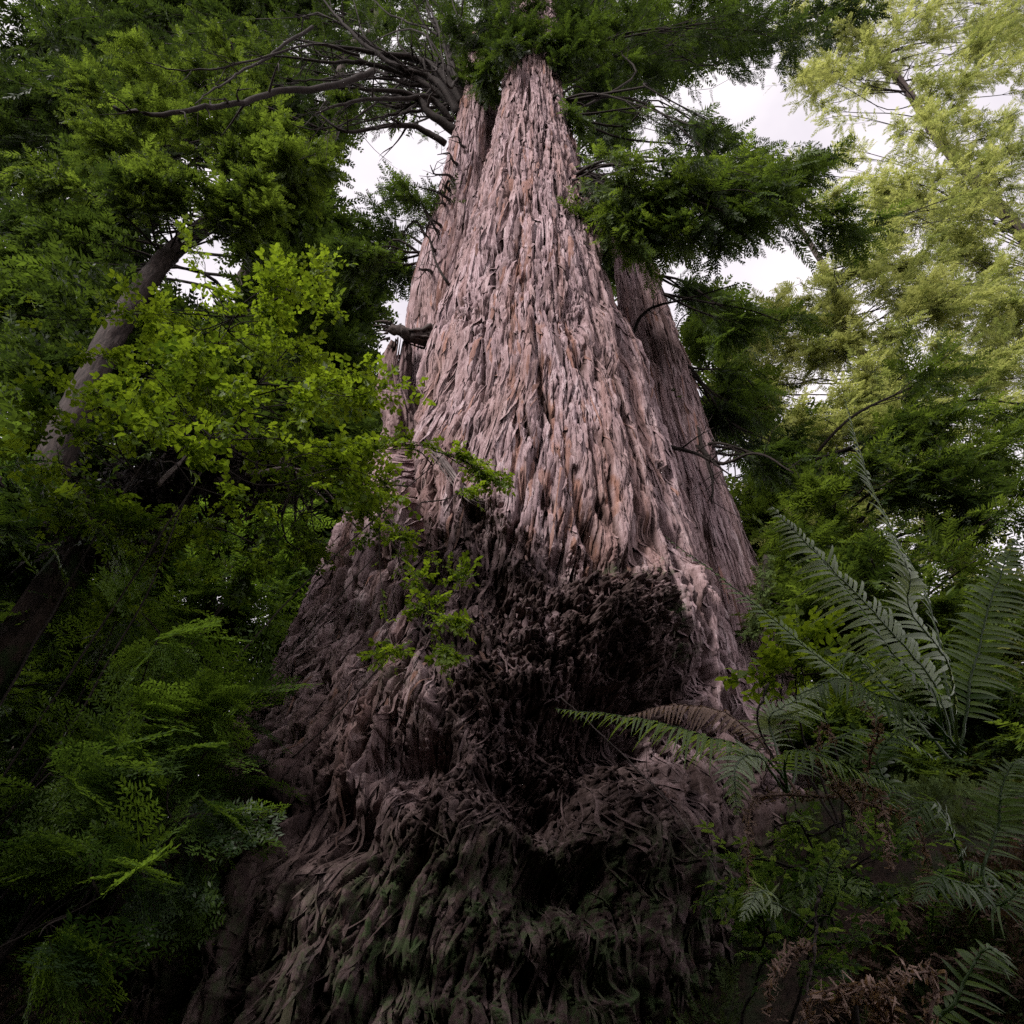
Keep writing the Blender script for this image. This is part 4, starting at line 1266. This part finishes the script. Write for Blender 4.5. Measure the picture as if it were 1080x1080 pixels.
# fallen dead limb with hanging debris, left
def fallen_limb():
    p0 = P(60, 560, 5.6); p1 = P(330, 500, 6.4)
    t = thing('fallen_limb', (-4.9, 5.6, float(ground_h(-4.9, 5.6))), 'fallen dark rotten limb hung with dead twigs, half hidden by left leaves', 'fallen limb')
    a = Acc()
    path = catmull([np.array([-4.9, 5.6, float(ground_h(-4.9, 5.6)) - 0.1]), P(90, 580, 5.6), P(150, 520, 5.6), P(210, 478, 5.7), P(270, 490, 5.9), P(330, 520, 6.3)], 50)
    path = path + np.cumsum(rng.standard_normal(path.shape), 0) * 0.012
    tube(a, path, 0.15, 0.06, 14, 0.5, rough=0.22)
    a.build('log', [LOGW], t)
    b = Acc()
    for k in range(420):
        i = rng.integers(10, 49)
        s = path[i] + rng.normal(0, 0.08, 3)
        e = s + np.array([rng.normal(0, 0.18), rng.normal(0, 0.15), -rng.uniform(0.05, 0.8)])
        tube(b, wob(s, e, 6, 0.12), rng.uniform(0.008, 0.03), 0.003, 4, 0.5, cap=False)
    for k in range(260):
        i = rng.integers(12, 46)
        sp = path[i] + rng.normal(0, 0.22, 3) + np.array([0, 0, -0.15])
        place(b, T_CON2, sp[None], norm(rng.standard_normal((1, 3)) + np.array([0, 0, -.6])), norm(rng.standard_normal((1, 3)))[0], .45, .2)
    b.build('hanging_twigs', [TWIG], t)
    c = Acc()
    for pts in ([P(165, 512, 5.2), P(190, 488, 5.2), P(212, 466, 5.3)], [P(212, 470, 5.3), P(250, 472, 5.4), P(300, 490, 5.7), P(345, 530, 6.0)], [P(260, 500, 5.3), P(320, 498, 5.6), P(380, 560, 5.9)]):
        tube(c, catmull(pts, 16), 0.028, 0.01, 6, 0.5, rough=.15)
    c.build('broken_branch', [GREYW], t)


fallen_limb()


# ------------------------------------------------------------------ ferns
def frond_mesh(acc, pts, plen, npin=34, face=(0, 0, 1), gap0=0.12, droop=0.5, curl=0.0, tintv=0.5, width=0.17, ragged=0.0, mat=0, stem_r=0.006):
    n = 60
    path = catmull(pts, n)
    path = path + np.cumsum(rng.standard_normal(path.shape), 0) * 0.0016
    tan = norm(np.gradient(path, axis=0))
    up = np.asarray(face, float)
    tube(acc, path, stem_r, stem_r * 0.25, 5, 0.15, mat=mat)
    L = np.linalg.norm(np.diff(path, axis=0), axis=1).sum()
    for k in range(npin):
        t = gap0 + (1 - gap0) * (k + 0.3) / npin
        f = t * (n - 1); i = min(int(f), n - 2); f -= i
        o = path[i] * (1 - f) + path[i + 1] * f
        T = tan[i]
        S = norm(np.cross(T, up)); U = np.cross(S, T)
        prof = min(1.0, 0.55 + 2.2 * (t - gap0)) * (1 - max(0, (t - 0.45) / 0.55) ** 1.6 * 0.93)
        for sg in (-1, 1):
            if ragged and rng.random() < ragged:
                continue
            l = plen * prof * rng.uniform(0.78, 1.1)
            if rng.random() < 0.035:
                l *= rng.uniform(.3, .6)
            d = norm(S * sg + T * (0.28 + 0.35 * t) + U * rng.normal(0.06, 0.08))
            W = max(0.006, min(plen * width, 0.82 * L * (1 - gap0) / npin) * (0.6 + 0.4 * prof)) * rng.uniform(.85, 1.1)
            m = 6
            u = np.linspace(0, 1, m)[:, None]
            dr = droop * rng.uniform(0.7, 1.3)
            c = o + d * l * u - U * (dr * l * u ** 2) * 0.5 - np.array([0, 0, 1]) * (dr * l * u ** 2) * 0.5 + T * 0.12 * l * u ** 2
            if curl:
                ca = curl * rng.uniform(0.5, 1.4)
                c = o + d * l * 0.6 * np.sin(u * ca) / ca + U * (-l * 0.6 * (1 - np.cos(u * ca)) / ca) + rng.normal(0, 0.01, (m, 3))
            ax = norm(T - d * np.dot(T, d))
            w = W * np.array([0.75, 1.0, 0.92, 0.74, 0.48, 0.06])[:, None] * 0.5
            e = np.array([0.0, .25, .25, .2, .1, 0])[:, None] * W * 0.35
            lft = c + ax * w + U * e; rgt = c - ax * w + U * e
            V = np.stack([lft, c, rgt], 1).reshape(-1, 3)
            idx = np.arange(m * 3).reshape(m, 3)
            Q = np.concatenate([np.stack([idx[:-1, 0], idx[:-1, 1], idx[1:, 1], idx[1:, 0]], -1), np.stack([idx[:-1, 1], idx[:-1, 2], idx[1:, 2], idx[1:, 1]], -1)])
            acc.add(V, Q, np.clip(tintv + rng.normal(0, 0.12), 0, 1), mat)


def extra_fronds(base, n, lo, hi, plen, spread=(-110, 110)):
    out = []
    for k in range(n):
        an = R_(rng.uniform(*spread)); L = rng.uniform(lo, hi)
        d = np.array([math.sin(an), -math.cos(an) * .8, 0.0])
        p = [base + d * L * .35 + np.array([0, 0, .40 * L]), base + d * L * .75 + np.array([0, 0, .45 * L]), base + d * L * 1.05 + np.array([0, 0, .2 * L])]
        out.append((p, plen * rng.uniform(.8, 1.1), dict(world=True, npin=32, face=(d[0] * -.3, d[1] * -.3 - .2, .9), droop=.6, tintv=rng.uniform(.1, .45), gap0=.15)))
    return out


def fern(label, base, fronds, group='sword ferns on the right bank'):
    base = np.asarray(base, float)
    t = thing('sword_fern', base, label, 'fern', group)
    for fr in fronds:
        pts, plen, kw = fr[0], fr[1], dict(fr[2]) if len(fr) > 2 else {}
        mat = kw.pop('mat', FERN); lab = kw.pop('label', None); nm = kw.pop('name', 'frond')
        a = Acc()
        W = [base + rng.normal(0, .02, 3)] + (list(pts) if kw.pop('world', False) else [P(*p) for p in pts])
        frond_mesh(a, W, plen, **kw)
        a.build(nm, [mat], t, label=lab)
    return t


UPF = (-0.1, -0.5, 0.85)
D = dict
fern('sword fern with a long frond reaching left over the dark burl', P(835, 835, 2.75),
     [([(800, 795, 2.72), (740, 775, 2.66), (670, 757, 2.6), (584, 745, 2.5)], 0.165, D(npin=44, face=(0.1, -0.35, .9), droop=.75, tintv=.95, gap0=.2)),
      ([(800, 780, 2.9), (760, 748, 2.9), (710, 742, 2.9), (655, 758, 2.9)], 0.12, D(npin=34, face=(0, -.6, .8), droop=.8, tintv=.7, mat=DEADF, name='dead_frond', label='faded brownish frond', gap0=.25)),
      ([(815, 780, 2.9), (815, 755, 2.9), (850, 735, 2.9), (868, 722, 2.9)], 0.16, D(npin=34, face=(-.3, -.85, .5), droop=.5, tintv=.7, mat=FERN_SHEEN, gap0=.2)),
      ([(830, 800, 2.65), (860, 797, 2.55), (905, 812, 2.5), (955, 836, 2.45)], 0.12, D(npin=36, face=(0, -.35, .9), droop=.6, tintv=.6, gap0=.15)),
      ([(805, 800, 2.6), (788, 800, 2.55), (782, 825, 2.5), (784, 862, 2.5)], 0.095, D(npin=26, face=(-.2, -.9, .3), droop=.3, tintv=.8, mat=FERN_SHEEN, gap0=.2)),
      ([(850, 800, 2.9), (900, 770, 3.0), (945, 775, 3.0), (985, 800, 3.0)], 0.12, D(npin=34, face=(0, -.5, .9), droop=.6, tintv=.3)),
      ])
fern('tall sword fern with pale curved leaflets at the right edge', P(1010, 790, 2.5),
     [([(985, 720, 2.45), (930, 655, 2.4), (868, 590, 2.35), (815, 535, 2.3)], 0.21, D(npin=46, face=(0.5, -.75, -.4), droop=.75, tintv=.6, mat=FERN_SHEEN, width=.10, gap0=.15)),
      ([(960, 770, 2.6), (880, 710, 2.6), (800, 640, 2.6), (702, 562, 2.6)], 0.125, D(npin=50, face=(.25, -.75, .6), droop=.35, tintv=.75, gap0=.2)),
      ([(980, 640, 2.7), (940, 560, 2.7), (910, 490, 2.7), (893, 425, 2.7)], 0.15, D(npin=40, face=(.75, -.6, .2), droop=.4, tintv=.5, gap0=.15)),
      ([(985, 730, 2.4), (950, 700, 2.3), (905, 640, 2.25), (850, 570, 2.2)], 0.15, D(npin=40, face=(.5, -.6, .55), droop=.4, tintv=.3, gap0=.2)),
      ([(970, 750, 2.4), (930, 735, 2.35), (890, 720, 2.3), (840, 735, 2.3)], 0.15, D(npin=36, face=(.1, -.6, .8), droop=.7, tintv=.4, gap0=.2)),
      ([(1030, 700, 2.5), (1050, 620, 2.5), (1075, 560, 2.5)], 0.15, D(npin=36, face=(0, -.8, .4), droop=.5, tintv=.4)),
      ([(930, 720, 2.8), (900, 690, 2.8), (895, 690, 2.8), (860, 700, 2.85)], 0.13, D(npin=30, face=(0, -.5, .8), droop=.6, tintv=.4)),
      ([(1000, 700, 2.2), (960, 640, 2.15), (960, 600, 2.1), (940, 560, 2.1)], 0.14, D(npin=36, face=(.5, -.8, .2), droop=.5, tintv=.7, mat=FERN_SHEEN)),
      ])
fern('sword fern hung with curled brown dead fronds on the right bank', P(900, 850, 2.7),
     [([(900, 830, 2.6), (925, 838, 2.5), (938, 880, 2.45), (945, 920, 2.4)], 0.07, D(npin=22, face=(0, -1, 0), curl=2.6, tintv=.6, mat=DEADF, name='dead_frond')),
      ([(880, 830, 2.6), (895, 830, 2.5), (905, 850, 2.5), (915, 880, 2.45)], 0.06, D(npin=20, face=(0, -1, 0), curl=2.6, tintv=.7, mat=DEADF, name='dead_frond')),
      ([(860, 840, 2.6), (800, 840, 2.55), (788, 880, 2.5), (790, 940, 2.5)], 0.055, D(npin=24, face=(0, -1, 0), curl=2.8, tintv=.6, mat=DEADF, name='dead_frond')),
      ([(930, 850, 2.6), (960, 860, 2.5), (975, 900, 2.5), (980, 960, 2.5)], 0.06, D(npin=22, face=(0, -1, 0), curl=2.6, tintv=.5, mat=DEADF, name='dead_frond')),
      ([(920, 800, 2.6), (930, 770, 2.5), (912, 735, 2.5), (905, 730, 2.5)], 0.05, D(npin=20, face=(0, -1, 0), curl=2.6, tintv=.6, mat=DEADF, name='dead_frond')),
      ([(890, 830, 2.8), (870, 800, 2.8), (875, 770, 2.8), (885, 790, 2.8)], 0.05, D(npin=20, face=(0, -1, 0), curl=2.6, tintv=.4, mat=DEADF, name='dead_frond')),
      ([(940, 840, 2.8), (930, 800, 2.8), (955, 770, 2.8), (990, 760, 2.8)], 0.10, D(npin=26, face=(0, -.5, .8), droop=.6, tintv=.2))])
fern('small sword fern low on the bank with three short bright fronds', P(850, 975, 2.55),
     [([(815, 950, 2.5), (795, 938, 2.45), (772, 965, 2.4)], 0.075, D(npin=22, face=(-.2, -.7, .6), droop=.4, tintv=.8, mat=FERN_SHEEN, gap0=.3)),
      ([(860, 945, 2.5), (868, 910, 2.5), (876, 890, 2.5)], 0.05, D(npin=26, face=(-.3, -.9, .2), droop=.3, tintv=.6, gap0=.2)),
      ([(880, 960, 2.5), (890, 938, 2.45), (905, 935, 2.4), (912, 960, 2.4)], 0.06, D(npin=22, face=(0, -.8, .5), droop=.4, tintv=.6, gap0=.2)),
      ([(850, 1000, 2.4), (830, 1010, 2.35), (812, 1040, 2.3), (808, 1075, 2.3)], 0.05, D(npin=22, face=(0, -1, 0), curl=2.6, tintv=.5, mat=DEADF, name='dead_frond'))])
fern('withered fern of curled brown leaflets in the lower right corner', P(960, 1120, 2.0),
     [([(940, 1085, 1.9), (910, 1048, 1.85), (870, 1060, 1.8), (845, 1090, 1.8)], 0.055, D(npin=18, face=(0, -.9, .4), curl=2.4, tintv=.8, mat=DEADF, name='dead_frond')),
      ([(950, 1080, 1.9), (940, 1045, 1.85), (905, 1040, 1.8), (872, 1070, 1.8)], 0.055, D(npin=18, face=(0, -.9, .4), curl=2.4, tintv=.9, mat=DEADF, name='dead_frond')),
      ([(980, 1080, 1.9), (990, 1030, 1.9), (960, 1030, 1.8), (930, 1050, 1.8)], 0.055, D(npin=18, face=(0, -.9, .4), curl=2.4, tintv=.7, mat=DEADF, name='dead_frond')),
      ([(1000, 1060, 2.0), (1030, 1000, 2.0), (1060, 1010, 2.0)], 0.08, D(npin=24, face=(0, -.7, .6), droop=.5, tintv=.4))])
fern('dark green sword fern low at the far right edge', P(1040, 930, 2.4),
     [([(1010, 880, 2.4), (985, 850, 2.35), (960, 890, 2.3)], 0.11, D(npin=30, face=(0, -.6, .7), droop=.5, tintv=.3)),
      ([(1050, 870, 2.4), (1060, 820, 2.4), (1085, 800, 2.4)], 0.12, D(npin=30, face=(0, -.6, .7), droop=.5, tintv=.3)),
      ([(1020, 940, 2.3), (990, 930, 2.25), (965, 960, 2.2)], 0.10, D(npin=30, face=(0, -.6, .7), droop=.5, tintv=.2)),
      ([(1050, 960, 2.3), (1070, 940, 2.3), (1100, 970, 2.3)], 0.10, D(npin=28, face=(0, -.6, .7), droop=.5, tintv=.3))])

for k, (x, y, n, lab) in enumerate(((2.55, 3.2, 9, 'dim sword fern spreading behind the pale curved fern'), (1.55, 2.9, 8, 'dim sword fern crouched under the long frond'), (1.25, 2.35, 7, 'short dark sword fern at the foot of the bank'),
                                    (2.1, 2.2, 8, 'dim sword fern between the dead fronds and the right edge'), (3.2, 3.9, 9, 'sword fern far back on the right bank'), (2.0, 4.1, 8, 'sword fern close to the right foot of the trunk'),
                                    (1.05, 1.95, 6, 'small shaded fern low on the near slope'), (1.75, 1.8, 6, 'small shaded fern at the lower right by the withered leaflets'), (1.55, 2.45, 7, 'small fern tucked below the trailing bramble'))):
    b = np.array([x, y, float(ground_h(x, y)) - .03])
    fern(lab, b, extra_fronds(b, n, .5, .85, .11) if 'small' not in lab else extra_fronds(b, n, .25, .45, .07))

# broad-leaved plants on the right bank
shrub('broad leaved plant with large lobed leaves at the right trunk edge', P(850, 720, 5.2), 0,
      [(822, 668, 14, 8, 4.9, .3, .9), (850, 675, 18, 10, 4.8, .35, .8), (845, 705, 24, 10, 4.8, .4, .5), (885, 705, 26, 14, 4.6, .5, .4), (816, 712, 8, 10, 4.9, .2, .8)], T_BRO2, BROAD, 0.26, 12, 6, 'small leafy plants on the right bank', 'plant', 'broadleaf_plant')
shrub('bramble trailing dim small leaves under the ferns', P(850, 985, 3.0), 0,
      [(830, 870, 40, 20, 3.0, .5, .4), (790, 905, 22, 16, 2.9, .4, .5), (880, 870, 40, 20, 3.0, .5, .3), (770, 980, 30, 20, 2.9, .35, .3), (830, 1010, 34, 20, 2.8, .35, .3), (920, 900, 30, 30, 2.8, .4, .3), (860, 920, 40, 30, 2.7, .7, .3), (800, 960, 40, 30, 2.7, .7, .3), (940, 940, 40, 30, 2.6, .7, .3), (880, 990, 40, 30, 2.5, .7, .3), (770, 930, 30, 30, 2.9, .5, .2)], T_BRO, FERN, 0.13, 8, 6, 'small leafy plants on the right bank', 'plant', 'bramble')

# dry stems in front of the base
for k, (pts, lab) in enumerate((([(592, 735, 4.6), (660, 800, 4.2), (720, 870, 3.7), (775, 965, 3.2), (800, 1010, 3.0)], 'long dry bramble stem slanting in front of the roots'),
                                ([(862, 935, 2.45), (855, 990, 2.4), (845, 1090, 2.3)], 'thin upright dry stalk at the lower right'),
                                ([(810, 720, 2.8), (800, 760, 2.8), (820, 820, 2.8), (830, 860, 2.75)], 'dead bent stalk among the fern fronds'))):
    a = Acc()
    W = [P(*p) for p in pts]
    t = catmull(W, 40)
    t = t + np.cumsum(rng.standard_normal(t.shape), 0) * 0.004
    tube(a, t, 0.005, 0.003, 6, 0.5, rough=.15)
    for j in range(8):
        i = rng.integers(4, 36)
        tube(a, wob(t[i], t[i] + rng.normal(0, .06, 3), 4, .1), .003, .0015, 4, .5)
    o = a.build('dry_stem', [LIMBW]); tag(o, lab, 'stem')

# ------------------------------------------------------------------ moss, litter
def scatter_ground():
    n = 24000
    x = rng.uniform(-4, 4.5, n); y = rng.uniform(1.2, 7, n)
    keep = perlin(x * 1.6, y * 1.6, 55) > -0.1
    x, y = x[keep], y[keep]
    z = ground_h(x, y)
    x2 = rng.uniform(.5, 4, 12000); y2 = rng.uniform(1.3, 4.2, 12000)
    k2 = perlin(x2 * 2.2, y2 * 2.2, 57) > -0.05
    x = np.concatenate([x, x2[k2]]); y = np.concatenate([y, y2[k2]]); z = ground_h(x, y)
    O = np.stack([x, y, z - 0.01], -1)
    a = Acc()
    up = norm(rng.standard_normal((len(O), 3)) * 0.8 + np.array([0, -0.5, 1.0]))
    place(a, T_CON2, O, up, rng.standard_normal((len(O), 3)), rng.uniform(0.05, 0.17, len(O)), np.clip(0.4 + .5 * perlin(x * 3, y * 3, 56), 0, 1))
    o = a.build('moss', [MOSS]); tag(o, 'dark moss and tiny plants covering the bank', 'moss', None, 'stuff')
    n = 15000
    x = np.where(rng.random(n) < .5, rng.uniform(-4, 4.5, n), rng.uniform(.5, 3.5, n)); y = np.where(x > .5, rng.uniform(1.2, 4.5, n), rng.uniform(1.2, 6.5, n))
    O = np.stack([x, y, ground_h(x, y) + 0.015], -1)
    a = Acc()
    d = norm(rng.standard_normal((n, 3)) * np.array([1, 1, .5]))
    place(a, T_CON, O, d, norm(rng.standard_normal((n, 3)) * .6 + np.array([0, -.3, 1])), rng.uniform(0.10, 0.28, n), rng.random(n) ** 1.3)
    for k in range(1800):
        i = rng.integers(0, n)
        e = O[i] + rng.normal(0, 0.12, 3) * np.array([1, 1, .4])
        tube(a, wob(O[i], e, 5, .1), rng.uniform(.003, .009), .002, 4, rng.random() * .6, cap=False)
    o = a.build('leaf_litter', [LITT]); tag(o, 'brown fallen redwood sprays and twigs strewn on the bank', 'leaf litter', None, 'stuff')


scatter_ground()

# ------------------------------------------------------------------ light
SUN_EL, SUN_AZ = R_(37), R_(220)       # azimuth measured clockwise from +Y: light from behind the viewer, left
world = bpy.data.worlds.new('World'); sc.world = world
world.use_nodes = True
nt = world.node_tree
nt.nodes.clear()
sky = nt.nodes.new('ShaderNodeTexSky'); sky.sky_type = 'NISHITA'
sky.sun_disc = False; sky.sun_elevation = SUN_EL; sky.sun_rotation = SUN_AZ
hs = nt.nodes.new('ShaderNodeHueSaturation'); hs.inputs['Saturation'].default_value = 0.12
nt.links.new(sky.outputs[0], hs.inputs['Color'])
cl = nt.nodes.new('ShaderNodeMix'); cl.data_type = 'RGBA'; cl.inputs[0].default_value = 0.7   # bright even cloud over the clear sky
cn = nt.nodes.new('ShaderNodeTexNoise'); cn.inputs['Scale'].default_value = 5.0; cn.inputs['Detail'].default_value = 5
ct = nt.nodes.new('ShaderNodeTexCoord'); nt.links.new(ct.outputs['Generated'], cn.inputs['Vector'])
nt.links.new(ramp(nt, cn.outputs['Fac'], [(0.35, (0.72, 0.72, 0.76)), (0.65, (1.0, 1.0, 1.0))]), cl.inputs[7])
cg = nt.nodes.new('ShaderNodeVectorMath'); cg.operation = 'SCALE'; cg.inputs['Scale'].default_value = 5.2
nt.links.new(cl.inputs[7].links[0].from_socket, cg.inputs[0]); nt.links.new(cg.outputs[0], cl.inputs[7])
nt.links.new(hs.outputs[0], cl.inputs[6])
tn = nt.nodes.new('ShaderNodeMix'); tn.data_type = 'RGBA'; tn.blend_type = 'MULTIPLY'; tn.inputs[0].default_value = 1.0
tn.inputs[7].default_value = (1.0, 0.93, 0.97, 1)
nt.links.new(cl.outputs[2], tn.inputs[6])
bg = nt.nodes.new('ShaderNodeBackground'); bg.inputs[1].default_value = 0.15
wo = nt.nodes.new('ShaderNodeOutputWorld')
nt.links.new(tn.outputs[2], bg.inputs[0]); nt.links.new(bg.outputs[0], wo.inputs[0])

sd = bpy.data.lights.new('sun', 'SUN'); sd.energy = 2.2; sd.angle = R_(10); sd.color = (1.0, 0.95, 0.92)
so = bpy.data.objects.new('sun', sd); COL.objects.link(so)
dirv = Vector((math.sin(SUN_AZ) * math.cos(SUN_EL), math.cos(SUN_AZ) * math.cos(SUN_EL), math.sin(SUN_EL)))
so.location = dirv * 60
so.rotation_euler = dirv.to_track_quat('Z', 'Y').to_euler()

# ------------------------------------------------------------------ camera and render
cd = bpy.data.cameras.new('camera')
cd.sensor_fit = 'HORIZONTAL'; cd.sensor_width = 36.0
cd.lens = 36.0 * FPX / 1080.0
cd.clip_start = 0.05; cd.clip_end = 2000
cam = bpy.data.objects.new('camera', cd); COL.objects.link(cam)
cam.location = EYE
cam.rotation_euler = (R_(90) + PITCH, 0, 0)
sc.camera = cam

sc.view_settings.view_transform = 'Standard'
sc.view_settings.look = 'None'
sc.view_settings.exposure = 0.88
sc.view_settings.gamma = 1.0
sc.render.engine = 'CYCLES'
sc.cycles.use_denoising = False
sc.cycles.sample_clamp_indirect = 4.0
sc.cycles.max_bounces = 4
sc.cycles.diffuse_bounces = 1
sc.cycles.glossy_bounces = 2
sc.cycles.transmission_bounces = 2
sc.cycles.transparent_max_bounces = 4
